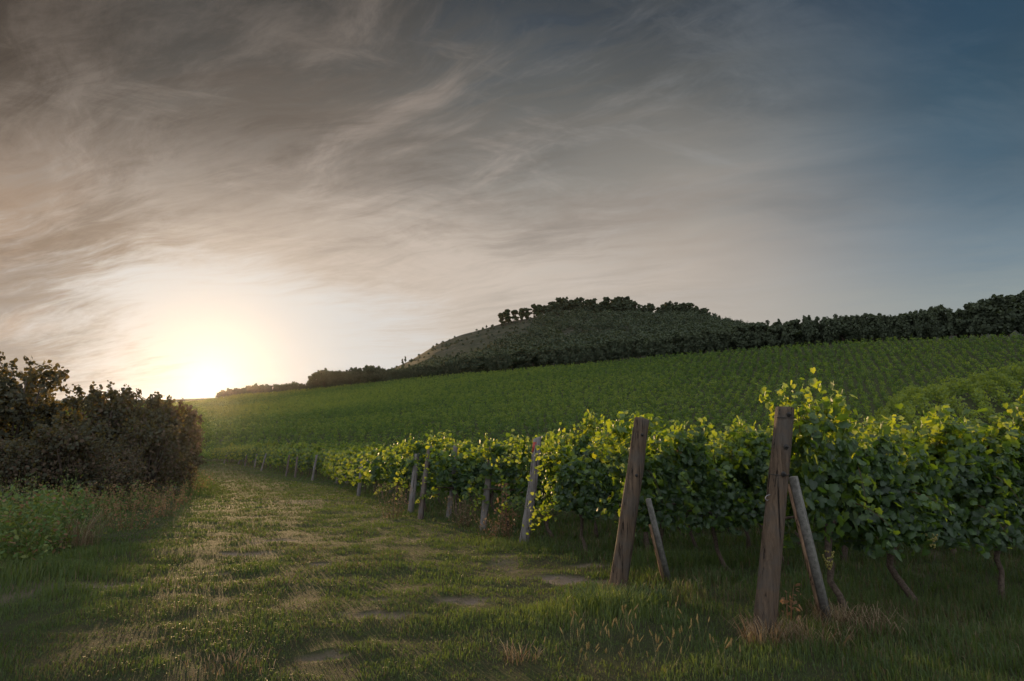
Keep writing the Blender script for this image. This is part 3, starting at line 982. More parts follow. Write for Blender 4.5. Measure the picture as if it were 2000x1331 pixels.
ORD = ['first', 'second', 'third', 'fourth', 'fifth', 'sixth', 'seventh', 'eighth', 'ninth', 'tenth', 'eleventh', 'twelfth', 'thirteenth', 'fourteenth', 'fifteenth', 'sixteenth', 'seventeenth', 'eighteenth']
ROWS_Y = [6.15, 8.7, 11.1, 13.4, 15.5, 18.2, 20.7] + list(np.arange(23.3, 112, 2.65))
rgv = np.random.default_rng(77)
n_vines = 0
for r_i, Y0 in enumerate(ROWS_Y):
    X0 = float(edge_x(Y0))
    kind = 'near' if r_i < 4 else ('mid' if r_i < 8 else 'far')
    step = 1.02 if kind == 'near' else (1.1 if kind == 'mid' else 1.55)
    # how far the row can be seen: to the right edge for the first rows, only the row ends beyond
    count = [6, 9, 10, 9, 8, 8, 8, 8][r_i] if r_i < 8 else (8 if Y0 < 60 else 8)
    nn = len(protos[kind]); ne = 2
    for k in range(count):
        tt = (1.26 if r_i == 0 else .80 if r_i < 2 else .5) + k * step + rgv.normal() * .05
        p = np.array([X0, Y0, 0]) + ROW_DIR * tt + np.array([-.325, .945, 0]) * (.34 if r_i < 2 else 0)
        p[2] = float(height(p[0], p[1]))
        end = (k == 0 and r_i > 1)
        idx = (nn - ne + r_i % ne) if end else int(rgv.integers(nn - ne))
        rz = math.atan2(ROW_DIR[1], ROW_DIR[0]) + (0 if end or rgv.random() < .5 else math.pi)
        sz = [1.04, .91, .97, 1.07, 1.0, 1.0][k] if r_i == 0 else (1.0 + .09 * rgv.normal()) * (1.0 if r_i else 1.02) + (.10 if (r_i == 0 and k == 0) else 0)
        if r_i < 8:
            where = ['in the nearest row', 'in the second row back', 'in the postless third row', 'beside the red-patched post', 'beside the half hidden grey post',
                     'beside the thin hidden post', 'beside the pale bare post', 'just behind the pale bare post'][r_i]
            if k == 0:
                lab = 'leafy grapevine ending its row at the track, ' + where
            else:
                lab = 'leafy grapevine, %s from the track, %s' % (ORD[k], where + ("'s row" if 'beside' in where or 'behind' in where else ''))
        elif Y0 < 48:
            lab = 'small leafy grapevine in the middle distance rows left of the bushy dry weed'
        else:
            lab = 'tiny grapevine in the low band of far rows beside the end of the track'
        g = 'grapevines of the near rows' if r_i < 8 else ('grapevines of the middle rows' if Y0 < 48 else 'grapevines of the far rows')
        if r_i >= 8:
            sz *= .93 if Y0 < 40 else (1.05 if Y0 < 60 else 1.2)
        elif r_i > 3:
            sz *= .95
        if r_i == 0 and k == 0:
            put_vine('tall', 0, p, math.atan2(ROW_DIR[1], ROW_DIR[0]), lab.replace('leafy', 'tall-shooted'), g, (1.0, 1.0, 1.05))
        else:
            put_vine(kind, idx, p, rz, lab, g, (1.0, 1.0, sz))
        n_vines += 1
for lst in protos.values():
    for o in lst:
        if o.name not in used:
            for ch in list(o.children):
                for g in list(ch.children):
                    bpy.data.objects.remove(g)
                bpy.data.objects.remove(ch)
            bpy.data.objects.remove(o)
print('vines', n_vines)

# trellis wires of the two nearest rows
for r_i, (bp, vp, hs) in enumerate(((b1, v1, (.40, .955)), (b2, v2, (.42, .95)))):
    for q, hh_ in enumerate(hs):
        mb = MB()
        st = bp + vp * hh_ + np.array([.0, .095, 0])
        pts = [st + ROW_DIR * s_ + np.array([0, 0, -.03 * math.sin(math.pi * ((s_ / 2.6) % 1.0))]) for s_ in np.linspace(0, 6.6, 34)]
        tube(mb, pts, .0014, 4)
        o = mb.build('trellis_wire', M['dark_metal'])
        tag(o, ('%s trellis wire strung from the %s end post' % (('low', 'top')[q], ('nearest', 'second nearest')[r_i])), 'wire', 'trellis wires')

# ------------------------------------------------------------------ hillside vineyard: a mass of far vines
def build_field():
    rg = np.random.default_rng(21)
    P = []
    # rows run up the slope, 2.3 m apart
    ca, sa = math.cos(R(24)), math.sin(R(24))
    a = np.arange(-330, 330, 2.3)
    b = np.arange(60, 420, 1.05)
    A, B = np.meshgrid(a, b)
    A = A + rg.normal(size=A.shape) * .42 + 1.1 * np.sin(B * .035 + 1.0); B = B + rg.normal(size=B.shape) * .35
    x = A * ca + (B - 60) * sa * 1.0 + 0; y = -A * sa * .6 + B * ca
    x = x.ravel(); y = y.ravel()
    u = x / np.maximum(y, 1)
    ok = (y > 1) & (np.abs(u) < .95) & (y < d_top(u) - 2.5)
    lim = np.maximum(d_foot(u) + 6, np.where(u < -.2, 112, 0))
    on_hump = (hump(u, y) > 0.25) & (y > 42)
    ok &= (y > lim) | on_hump
    ok &= ~((x > edge_x(y) - 3) & (y < 112) & (u < 0.2))
    x = x[ok]; y = y[ok]; n = len(x)
    lit = np.clip(hump(u[ok], y) / 4, 0, 1) * (y < 92)  # hump mask; its sunlit crest is painted in as brighter leaf tint
    gaps = fbm(x * .05, y * .05, 3, 71)
    k = np.where(y < 100, 80, np.where(y < 170, 26, 18)).astype(int)
    hh_ = 1.15 + .95 * rg.random(n) ** 1.3 + 1.2 * (gaps - .5)
    hh_ = np.where(lit > .1, hh_ * .6 + .85, hh_)
    idx = np.repeat(np.arange(n), k); m = len(idx)
    z = rg.beta(1.7, 1.2, m) * hh_[idx] * 1.02 + .12
    px_ = x[idx] + rg.normal(size=m) * .24; py_ = y[idx] + rg.normal(size=m) * .26
    g = height(px_, py_)
    Pp = np.column_stack([px_, py_, g + z])
    Nn = rg.normal(size=(m, 3)) + np.array([0, -.4, .6])
    size = np.where(y[idx] < 100, .26, np.where(y[idx] < 170, .34, .42)) * rg.uniform(.7, 1.25, m)
    mb = MB()
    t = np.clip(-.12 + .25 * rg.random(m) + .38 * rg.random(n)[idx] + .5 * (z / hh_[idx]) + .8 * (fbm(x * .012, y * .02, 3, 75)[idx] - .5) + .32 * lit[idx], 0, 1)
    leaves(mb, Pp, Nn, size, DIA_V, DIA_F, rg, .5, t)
    o = mb.build('hillside_vineyard', M['field'])
    tag(o, 'wide green vineyard covering the whole slope below the hill', 'vineyard', kind='stuff')
    print('field vines', n, 'leaves', m)


build_field()


# ------------------------------------------------------------------ trees
def crown_points(rg, lobes, n):
    """points near the surface of overlapping lobes (cx, cy, cz, rx, rz)"""
    L = np.asarray(lobes)
    w = L[:, 3] * L[:, 4]; w = w / w.sum()
    c = rg.choice(len(L), n, p=w)
    dv = norm(rg.normal(size=(n, 3)))
    rad = rg.random(n) ** .38
    rough = 1 + .30 * (fbm(dv[:, 0] * 2.2 + c * 3.1, dv[:, 2] * 2.2 + dv[:, 1], 2, 5) - .5) * 2
    P = L[c, :3] + dv * np.column_stack([L[c, 3], L[c, 3], L[c, 4]]) * (rad * rough)[:, None]
    return P, dv


def make_tree(kind, seed, h, r_, n, size, mat='wood_leaf', label='tree', low=.25, parts=True, name='broadleaf_tree'):
    rg = np.random.default_rng(seed)
    t = thing(name, label, 'tree')
    mb = MB(); tr = MB()
    if kind == 'round':
        lobes = []
        for k in range(11):
            a = rg.uniform(0, 2 * np.pi); q = rg.random() ** .6
            zc = rg.uniform(low + .12, .86)
            env = math.sin(math.pi * min(1, (zc - low * .4) / (1.02 - low * .4))) ** .6
            lobes.append((r_ * .68 * q * env * math.cos(a), r_ * .68 * q * env * math.sin(a), h * zc, r_ * rg.uniform(.28, .46), h * rg.uniform(.10, .17)))
        lobes.append((0, 0, h * .86, r_ * .30, h * .14))
        for k in range(5):
            a = rg.uniform(0, 2 * np.pi)
            lobes.append((r_ * .4 * math.cos(a), r_ * .4 * math.sin(a), h * rg.uniform(.86, 1.0), r_ * .17, h * .085))
        lobes.append((0, 0, h * .5, r_ * .55, h * .24))
        P, dv = crown_points(rg, lobes, n)
        P[:, 2] = np.maximum(P[:, 2], h * .04)
        tops = np.asarray(lobes)[:9, :3]
        trunk_top = h * .6
    elif kind == 'pine':
        lobes = []
        for k in range(9):
            a = rg.uniform(0, 2 * np.pi); q = rg.random()
            zc = rg.uniform(.34, .95)
            lobes.append((r_ * .7 * q * math.cos(a), r_ * .7 * q * math.sin(a), h * zc, r_ * rg.uniform(.22, .42) * (1.25 - .5 * zc), h * rg.uniform(.05, .10)))
        lobes.append((0, 0, h * .93, r_ * .42, h * .07))
        P, dv = crown_points(rg, lobes, n)
        tops = np.asarray(lobes)[:6, :3]
        trunk_top = h * .93
    leaves(mb, P, dv + rg.normal(size=dv.shape) * .6 + (0, 0, .2), size * rg.uniform(.7, 1.3, len(P)), CLUMP_V, CLUMP_F, rg, .3,
           np.clip(.15 + .45 * rg.random(len(P)) + .35 * (P[:, 2] / h), 0, 1))
    zs = np.linspace(0, 1, 6)
    lean = rg.normal(size=2) * .03 * h
    tube(tr, np.column_stack([lean[0] * zs ** 2, lean[1] * zs ** 2, -.3 + (trunk_top + .3) * zs]), np.linspace(.032 * h, .008 * h, 6), 8, wob=.08, seed=seed)
    for q in tops:
        z0 = min(q[2] * .6, trunk_top * .8)
        b = np.array([lean[0] * (z0 / trunk_top) ** 2, lean[1] * (z0 / trunk_top) ** 2, z0])
        tube(tr, [b, b * .5 + q * .5 + (0, 0, .04 * h), q], [.014 * h, .009 * h, .004 * h], 5, seed=seed)
    mb.build('crown', M[mat], t)
    tr.build('trunk', M['tree_bark'], t, True)
    return t


rgt = np.random.default_rng(5)


class Kinds:
    """a few master trees; the first use of each is the master itself"""
    def __init__(self, masters):
        self.m = masters; self.used = [False] * len(masters)

    def put(self, i, loc, rz, label, group, sc):
        o = self.m[i]
        if not self.used[i]:
            self.used[i] = True
            o.location = loc; o.rotation_euler = (0, 0, rz); o.scale = (sc,) * 3 if not hasattr(sc, '__len__') else sc
            o['label'] = label
            if group:
                o['group'] = group
            return o
        return copy_thing(o, loc, rz, label, group, sc)


# belt of trees along the upper edge of the vineyard: photo x, y of the tree top
belt = Kinds([make_tree('round', 300 + i, 8.0, 3.4 if i != 3 else 2.5, 1500, .62, low=.12) for i in range(5)])
BELT_TOP = curve([(420, 767), (440, 762), (470, 757), (500, 752), (540, 752), (580, 746), (598, 752), (612, 728), (640, 724), (680, 720), (720, 716), (760, 722), (800, 718), (860, 708), (900, 700), (960, 692), (1020, 684),
                  (1100, 676), (1150, 672), (1200, 664), (1260, 662), (1320, 655), (1380, 648), (1420, 640), (1460, 634), (1500, 632), (1540, 630), (1560, 622), (1600, 626), (1620, 616),
                  (1650, 622), (1680, 618), (1710, 615), (1750, 618), (1780, 606), (1830, 602), (1870, 606), (1900, 596), (1930, 590), (1950, 578), (1975, 577), (2010, 582), (2080, 590), (2300, 590)])
xpx = 432.0
while xpx < 2420:
    u, _ = slope_of(xpx, 700)
    Y = float(d_top(u)) + 5 + rgt.uniform(-1.5, 3)
    X = u * Y
    g = float(height(X, Y))
    e = float(BELT_TOP(np.array(u)))
    want = (EYE + Y * e - g) * rgt.choice([.88, .94, .98, 1.03, 1.09])
    want = max(want, 2.0)
    sc = want / 8.0
    wide = min(1.35, 6.5 / max(want, 3.5)) * sc if want < 9 else sc
    wide = max(wide, .55) * rgt.uniform(.7, 1.35)
    if 1925 < xpx < 2040:
        lab = 'tall dark tree rising highest at the right end of the tree belt'
        grp = 'tall trees at the right end of the belt'
    elif xpx < 600:
        lab = 'low dark tree in the sunlit thin strip near the sun, left of the hill'
        grp = 'low trees between sun and hill'
    elif xpx < 1460:
        lab = 'dark broadleaf tree in the belt between vineyard and foot of the hill'
        grp = 'trees of the belt below the hill'
    else:
        lab = 'dark broadleaf tree in the belt against the sky right of the hill'
        grp = 'trees of the belt right of the hill'
    i = int(rgt.integers(5))
    belt.put(i, (X, Y, g - .2), rgt.uniform(0, 6.28), lab, grp, (wide, wide, sc))
    xpx += 1333.0 / Y * 2.5 * wide * rgt.uniform(.75, 1.15)
# second, looser rank behind it fills the gaps
xpx = 610.0
while xpx < 2140:
    u, _ = slope_of(xpx, 700)
    Y = float(d_top(u)) + 15 + rgt.uniform(-3, 6)
    X = u * Y
    g = float(height(X, Y))
    e = float(BELT_TOP(np.array(u)))
    want = max(3.0, (EYE + Y * e - g) * rgt.uniform(.82, 1.02))
    sc = want / 8.0
    lab, grp = ('dark broadleaf tree in the belt between vineyard and foot of the hill', 'trees of the belt below the hill') if xpx < 1460 else ('dark broadleaf tree in the belt against the sky right of the hill', 'trees of the belt right of the hill')
    belt.put(int(rgt.integers(5)), (X, Y, g - .2), rgt.uniform(0, 6.28), lab, grp, (max(sc, .8), max(sc, .8), sc))
    xpx += 1333.0 / Y * 6.2 * rgt.uniform(.8, 1.3)

# pines on the crest of the hill
pines = Kinds([make_tree('pine', 340 + i, 10.0, 4.2, 420, 1.25, 'pine', name='pine_tree') for i in range(4)])
crest = Kinds([make_tree('round', 350 + i, 10.0, 4.0, 700, 1.1, low=.1) for i in range(4)])
PINES = [(981, 610, 0), (990, 605, 1), (1004, 605, 0), (1018, 600, 1), (1030, 598, 2), (1044, 597, 0), (1054, 594, 1), (1068, 596, 2), (1080, 592, 1), (1092, 586, 0), (1104, 585, 1), (1118, 584, 2), (1132, 586, 3), (1146, 586, 0), (1160, 586, 1),
         (1174, 588, 2), (1186, 585, 0), (1200, 587, 1), (1212, 585, 3), (1222, 584, 1), (1234, 589, 2), (1246, 596, 0), (1258, 597, 1), (1270, 597, 2), (1284, 600, 3), (1296, 597, 0), (1310, 595, 1), (1322, 593, 2), (1334, 592, 3), (1348, 593, 0), (1360, 599, 1), (1372, 601, 2), (1384, 607, 3), (1396, 614, 1)]
for k, (x, y, i) in enumerate(PINES):
    u, e = slope_of(x, y)
    for w in range(3):
        Y = D_HILL - 4 - 14 * w + rgt.uniform(-4, 2)
        X = (u + rgt.uniform(-.002, .002)) * Y
        g = float(height(X, Y))
        want = EYE + Y * (e - (.0022 * w)) - g + rgt.uniform(-2.5, 2.0)
        if want < 3.5:
            want = 4.5
        sc = want / 10.0
        wd = min(1.0, max(.6, sc)) * rgt.uniform(.7, 1.3)
        if w > 0 and k >= 7:
            sc *= 1.2; wd = sc * rgt.uniform(1.0, 1.6)
        lab = 'small dark broadleaf tree filling in behind the pines of the hill crest' if (w > 0 and k >= 7) else 'small dark pine standing first at the left end of the hilltop row' if (k == 0 and w == 0) else 'small dark pine in the row along the crest of the hill'
        (pines if (w == 0 or k < 7) else crest).put(i, (X, Y, g - .4), rgt.uniform(0, 6.28), lab, None if (k == 0 and w == 0) else ('broadleaf trees behind the crest pines' if (w > 0 and k >= 7) else 'pines along the hill crest'), (wd, wd, sc))
lone = Kinds([make_tree('round', 360 + i, 5.0, 1.7, 260, .9, low=.1) for i in range(2)])
for k, (x, y, hh_, lab) in enumerate(((786, 700, 5.5, 'tiny lone tree, lower left of two on the hill slope skyline'), (792, 698, 6.5, 'tiny lone tree, upper right of two on the hill slope skyline'),
                                      (950, 637, 3.2, 'single bush on the bare slope just left of the pines'), (1404, 612, 5.0, 'single small tree just past the right end of the hilltop pines'))):
    u, e = slope_of(x, y)
    Y = D_HILL - 1
    X = u * Y
    lone.put(k % 2, (X, Y, float(height(X, Y)) - .2), k, lab, None, (hh_ / 5 * (.6 if k < 2 else 1.1), hh_ / 5 * (.6 if k < 2 else 1.1), hh_ / 5))


# wood covering the right part of the hill and its foot: one dark mass
def build_hill_wood():
    rg = np.random.default_rng(33)
    n = 8500
    Y = rg.uniform(240, 708, n); u = rg.uniform(-.34, .62, n)
    X = u * Y
    dt = d_top(u)
    frac = (Y - dt) / (D_HILL - dt)
    xp = 1000 + u * 1333
    # bare slope: left of the pines and upper part; wooded: lower belt everywhere and the right flank
    lim = np.interp(xp, [560, 760, 880, 960, 1010, 1060, 1130, 1200, 2000], [.9, .62, .40, .42, .60, .95, 1.0, 1.0, 1.0])
    edge = fbm(X * .02, Y * .02, 4, 91)
    ok = (frac > .04) & (frac < lim + (edge - .5) * .55)
    gully = (np.abs(xp - 1170) < 70) & (np.abs(frac - .50) < .07)
    ok &= ~(gully & (edge > .42))
    bare = (~ok) & (frac > .04) & (rg.random(n) < .16)
    small = bare[ok | bare]
    ok = ok | bare
    X = X[ok]; Y = Y[ok]; m = len(X)
    g = height(X, Y)
    h = rg.uniform(3.8, 8.0, m) * (0.8 + .5 * fbm(X * .012, Y * .012, 2, 95)); h = np.where(small, h * .33, h); r_ = h * rg.uniform(.38, .52, m)
    k = 38
    idx = np.repeat(np.arange(m), k)
    dv = norm(rg.normal(size=(m * k, 3)))
    dv[:, 2] = np.abs(dv[:, 2]) * .9 + .05
    P = np.column_stack([X, Y, g + h * .35])[idx] + dv * np.column_stack([r_, r_, h * .62])[idx] * (rg.random(m * k) ** .25)[:, None]
    mb = MB()
    leaves(mb, P, dv + rg.normal(size=dv.shape) * .5, rg.uniform(.7, 1.4, m * k), CLUMP_V, CLUMP_F, rg, .2, np.clip(.5 * rg.random(m * k) + .6 * rg.random(m)[idx] - .05, 0, 1))
    o = mb.build('hill_wood', M['wood_leaf'])
    tag(o, 'dark wood clothing the right flank and the foot of the hill', 'wood', kind='stuff')
    print('hill crowns', m)


build_hill_wood()

# ------------------------------------------------------------------ thicket along the left of the track
def make_shrub(seed, h, r_, n, size, label, name='thicket_shrub', cat='shrub', brown=.3, sprigs=14, mat='thicket', twig=10, low=0.0):
    rg = np.random.default_rng(seed)
    t = thing(name, label, cat)
    lobes = []
    for k in range(16):
        a = rg.uniform(0, 2 * np.pi); q = rg.random() ** .55
        zc = rg.uniform(.16 + low, .88)
        env = math.sqrt(max(0.05, 1 - max(0, zc - .45) ** 2 * 2.9))
        lobes.append((r_ * .72 * q * env * math.cos(a), r_ * .72 * q * env * math.sin(a), h * zc, r_ * rg.uniform(.22, .40), h * rg.uniform(.09, .16)))
    lobes.append((0, 0, h * .42, r_ * .7, h * .36))
    lobes.append((0, 0, h * .70, r_ * .55, h * .22))
    for k in range(5):
        a = rg.uniform(0, 2 * np.pi)
        lobes.append((r_ * .6 * math.cos(a), r_ * .6 * math.sin(a), h * .07, r_ * .42, h * .10))
    P, dv = crown_points(rg, lobes, n)
    P[:, 2] = np.abs(P[:, 2]) + .02
    mb = MB()
    t1 = np.clip(.2 + .45 * rg.random(n) + .25 * P[:, 2] / h, 0, 1)
    alt = (rg.random(n) < brown + .25 * (fbm(P[:, 0] * .8, P[:, 2] * .8, 2, seed) - .5)).astype(float) * .9
    leaves(mb, P, dv * .6 + rg.normal(size=dv.shape) * .7 + (0, 0, .3), size * rg.uniform(.6, 1.25, n), CLUMP_V if size > .1 else OVAL_V, CLUMP_F if size > .1 else OVAL_F, rg, .25, t1, alt)
    tw = MB()
    for k in range(twig):
        a = rg.uniform(0, 2 * np.pi)
        e = np.array([r_ * .55 * math.cos(a), r_ * .55 * math.sin(a), h * rg.uniform(.5, .85)])
        s = np.array([.12 * r_ * math.cos(a), .12 * r_ * math.sin(a), -.05])
        tube(tw, [s, s * .5 + e * .45 + (0, 0, .1 * h), e], [.016 * h, .010 * h, .004 * h], 5, seed=k)
    for k in range(sprigs):                     # leafy sprigs that break the outline
        a = rg.uniform(0, 2 * np.pi); q = rg.random() ** .5 * r_ * .75
        s = np.array([q * math.cos(a), q * math.sin(a), h * (.97 - .35 * (q / r_) ** 2) - .25])
        dvv = norm(np.array([rg.normal() * .35, rg.normal() * .35, 1.0])); ln = rg.uniform(.35, .85)
        tube(tw, [s, s + dvv * ln * .5, s + dvv * ln], [.012, .008, .003], 4, seed=k)
        m = int(rg.uniform(26, 46))
        qv = rg.random(m) ** .8
        Pq = s + dvv * (ln * qv)[:, None] + rg.normal(size=(m, 3)) * (.11 * (1.15 - .6 * qv))[:, None]
        leaves(mb, Pq, rg.normal(size=(m, 3)) + (0, 0, .3), size * rg.uniform(.6, 1.1, m), CLUMP_V if size > .1 else OVAL_V, CLUMP_F if size > .1 else OVAL_F, rg, .1, np.clip(.3 + .5 * rg.random(m), 0, 1), 0.0)
    mb.build('foliage', M[mat], t)
    tw.build('branches', M['tree_bark'], t, True)
    return t


def stand(o, x, Y, rz=0.0):
    """put thing o on the ground where photo column x crosses depth Y"""
    u, _ = slope_of(x, 900)
    X = u * Y
    o.location = (X, Y, float(height(X, Y)) - .05)
    o.rotation_euler = (0, 0, rz)
    return o


def tall(x, ytop, Y):
    p = at(x, ytop, Y)
    return float(p[2] - height(p[0], p[1]))


TH = 'shrubs of the thicket along the track'
SHR = [  # x, ytop, Y, radius, leaves, size, brown, sprigs, label
    (20, 694, 28, 2.7, 9500, .17, .05, 16, 'big dark leafy tree-like shrub at the left edge, tallest of the thicket'),
    (-110, 690, 27, 3.0, 6500, .18, .05, 12, 'dark tall shrub cut by the left edge of the picture'),
    (115, 780, 30, 1.8, 4000, .15, .2, 8, 'lower shrub filling the notch beside the tallest thicket shrub'),
    (192, 756, 29, 1.9, 4600, .14, .2, 24, 'shrub with ragged upright sprigs against the glowing sky'),
    (262, 764, 31, 1.9, 4400, .14, .2, 20, 'middle shrub of the thicket top, its sprigs gilded by the sun'),
    (310, 770, 35, 1.4, 4000, .14, .15, 16, 'shrub with rounded open top nearest the sun'),
    (332, 815, 44, 1.5, 2200, .16, .2, 10, 'dusky shrub just left of the setting sun'),
    (345, 788, 60, 2.0, 1800, .22, .2, 8, 'far shrub below the little bump of the skyline left of the sun'),
    (340, 812, 52, 1.8, 1800, .2, .25, 8, 'far dusky shrub on the bend of the track'),
    (362, 800, 78, 1.9, 1400, .26, .2, 8, 'hazy shrub at the far end of the thicket'),
    (374, 815, 92, 1.8, 1200, .28, .2, 6, 'farthest low shrub where track and thicket meet'),
    (50, 858, 24.5, 2.0, 3600, .11, .30, 10, 'low brown thicket shrub under the tallest one'),
    (135, 822, 24.8, 1.7, 3600, .12, .35, 12, 'low brown thicket shrub with fine twiggy leaves, left of centre'),
    (-70, 850, 23.5, 2.1, 3200, .09, .45, 8, 'low brown shrub cut by the left edge of the picture'),
    (215, 856, 25.5, 1.9, 3600, .10, .45, 12, 'low rusty brown thicket shrub below the ragged sprigs'),
    (285, 815, 28.5, 1.7, 3600, .12, .4, 12, 'low rusty brown thicket shrub before the middle one'),
    (326, 884, 32.5, 1.2, 2600, .11, .45, 10, 'brownish low shrub jutting into the track'),
    (358, 905, 36.5, 1.0, 1800, .11, .45, 8, 'smallest brownish shrub at the right foot of the thicket'),
]
for i, (x, yt, Y, r_, n, sz, br, sp, lab) in enumerate(SHR):
    h = tall(x, yt, Y)
    big = 'tree-like' in lab or 'tall shrub cut' in lab
    stand(make_shrub(400 + i, h, r_, n, sz, lab, brown=br, sprigs=sp, twig=12 if big else 9), x, Y, i * 1.3)['group'] = TH


# ------------------------------------------------------------------ weeds, dry stalks, foxtails
def make_weed(seed, h, stems, spread, label, mat='weed', leaf=.055, per=26, name='tall_weed', brown=.15, seedy=False):
    rg = np.random.default_rng(seed)
    t = thing(name, label, 'weed')
    st = MB(); lf = MB()
    for k in range(stems):
        a = rg.uniform(0, 2 * np.pi); q = rg.random() ** .5 * spread
        b = np.array([q * .6 * math.cos(a), q * .6 * math.sin(a), -.03])
        hh_ = h * rg.uniform(.55, 1.0)
        e = b + np.array([q * .7 * math.cos(a) + rg.normal() * .06, q * .7 * math.sin(a) + rg.normal() * .06, hh_])
        mid = (b + e) * .5 + rg.normal(size=3) * .03
        tube(st, [b, mid, e], [.006, .0045, .002], 4, tint=.4 + .4 * rg.random(), alt=brown)
        m = per
        s = rg.random(m) ** .85
        P = np.where(s[:, None] < .5, b + (mid - b) * s[:, None] * 2, mid + (e - mid) * (s[:, None] - .5) * 2)
        off = rg.normal(size=(m, 3)) * np.array([1, 1, .5]) * (.055 + .10 * (1 - s))[:, None] * (h / .9)
        P = P + off
        P[:, 2] = np.maximum(P[:, 2], .02)
        leaves(lf, P, rg.normal(size=(m, 3)) * .7 + (0, 0, .8), leaf * rg.uniform(.5, 1.25, m), OVAL_V, OVAL_F, rg, .3, np.clip(.15 + .7 * rg.random(m), 0, 1), (rg.random(m) < brown) * .9)
        if seedy:
            m = 16
            P = e + rg.normal(size=(m, 3)) * np.array([.035, .035, .07]) - (0, 0, .05)
            leaves(lf, P, rg.normal(size=(m, 3)), .022, DIA_V, DIA_F, rg, .1, .8 + .2 * rg.random(m), 0.0)
    st.build('stems', M[mat], t)
    lf.build('foliage', M[mat], t)
    return t


def plant(o, x, y, rz=0.0):
    p = ground_at(x, y)
    o.location = p
    o.rotation_euler = (0, 0, rz)
    return o


for i, (x, y, h, n, sp, lab) in enumerate((
        (20, 1120, 1.15, 34, .50, 'bushy green weed at the left edge before the thicket'),
        (70, 1085, 1.1, 28, .44, 'bushy green weed, middle of the three before the thicket'),
        (115, 1060, 1.05, 22, .38, 'bushy green weed nearest to the pale dry grass tuft'),
        (-40, 1085, 1.1, 18, .45, 'tall green weed cut by the left edge of the picture'),
        (140, 1010, 1.45, 7, .22, 'slender tall weed rising before the dark thicket foot'),
        (15, 1012, 1.2, 12, .40, 'yellowing weed at the thicket foot by the left edge'),
        (60, 1012, 1.25, 10, .36, 'green weed with a yellow tip at the thicket foot'),
        (205, 1022, .85, 12, .35, 'brownish green weed at the thicket foot right of the dry tuft'))):
    plant(make_weed(500 + i, h, n, sp, lab, brown=.12 if i < 5 else .35, leaf=.075 if i < 4 else .06, per=38 if i < 4 else 30), x, y, i)
for i, (x, y, h, n, sp, lab) in enumerate((
        (250, 1035, .75, 16, .5, 'russet dry weed right of the weeds at the thicket foot'),
        (310, 1010, .8, 16, .5, 'russet dry weed in front of the low rusty shrubs'),
        (350, 985, .8, 14, .5, 'russet dry weed at the narrowing of the track'))):
    plant(make_weed(520 + i, h, n, sp, lab, mat='weed', brown=.8, leaf=.05, name='dry_weed'), x, y, i)
for i, (x, y, h, lab) in enumerate((
        (100, 1000, 1.0, 'brownish weed at the shaded thicket foot between green weeds'),
        (175, 1000, .9, 'brownish weed at the shaded thicket foot behind the dry tuft'),
        (240, 1000, 1.0, 'brownish weed at the thicket foot below the ragged shrub'),
        (285, 992, .9, 'brownish weed at the thicket foot between russet weeds'),
        (330, 972, .9, 'brownish weed at the foot of the shrub jutting into the track'),
        (385, 960, 1.1, 'brownish weed at the right foot of the thicket'))):
    plant(make_weed(540 + i, h, 20, .7, lab, brown=.5, leaf=.07, per=30), x, y, i)
plant(make_weed(530, .95, 16, .42, 'bushy dry weed with pale seed heads left of the pale bare post', mat='dry', brown=0, leaf=.04, per=22, name='dry_weed', seedy=True), 768, 1012)
plant(make_weed(531, .80, 18, .40, 'rusty brown dry weed between the thin hidden post and half hidden post', mat='dry', brown=0, leaf=.045, per=26, name='dry_weed'), 905, 1030)
plant(make_weed(532, .60, 12, .30, 'small withered weed at the foot of the half hidden grey post', mat='dry', brown=0, leaf=.04, per=20, name='dry_weed'), 962, 1055)
plant(make_weed(533, 1.15, 7, .16, 'thin red-leaved creeper climbing just left of the red-patched post', mat='weed', brown=.95, leaf=.07, per=30, name='red_creeper'), 992, 1052)
plant(make_weed(534, .55, 3, .05, 'withered reddish creeper hanging between the nearest post and its brace', mat='weed', brown=1.0, leaf=.06, per=12, name='red_creeper'), 1545, 1225)


def make_tuft(seed, n, h, spread, label, name='dry_grass_tuft', mat='dry', width=.006, cat='grass tuft'):
    rg = np.random.default_rng(seed)
    mb = MB()
    a = rg.uniform(0, 2 * np.pi, n); q = rg.random(n) ** .7 * spread
    b = np.column_stack([q * np.cos(a), q * np.sin(a), np.full(n, -.01)])
    ln = h * rg.uniform(.4, 1.0, n)
    a2 = a + rg.normal(size=n) * .8
    lean = np.column_stack([np.cos(a2), np.sin(a2), np.zeros(n)]) * rg.uniform(.35, 1.25, n)[:, None]
    side = np.column_stack([-np.sin(a2), np.cos(a2), np.zeros(n)]) * (width * .5)
    up = np.array([0, 0, 1.0])
    p1_ = b + ln[:, None] * (.5 * up + .18 * lean)
    p2_ = b + ln[:, None] * (.85 * up + .55 * lean)
    p3_ = b + ln[:, None] * (.85 * up * (1 - .35 * np.linalg.norm(lean, axis=1)[:, None]) + 1.0 * lean)
    v = np.stack([b - side, b + side, p1_ + side, p1_ - side, p2_ + side * .7, p2_ - side * .7, p3_], 1).reshape(-1, 3)
    k = (np.arange(n) * 7)[:, None]
    mb.add(v, k + np.array([[5, 4, 6]]), np.concatenate([k + np.array([[0, 1, 2, 3]]), k + np.array([[3, 2, 4, 5]])]), np.repeat(rg.random(n), 7), 0.0)
    return tag(mb.build(name, M[mat]), label, cat)


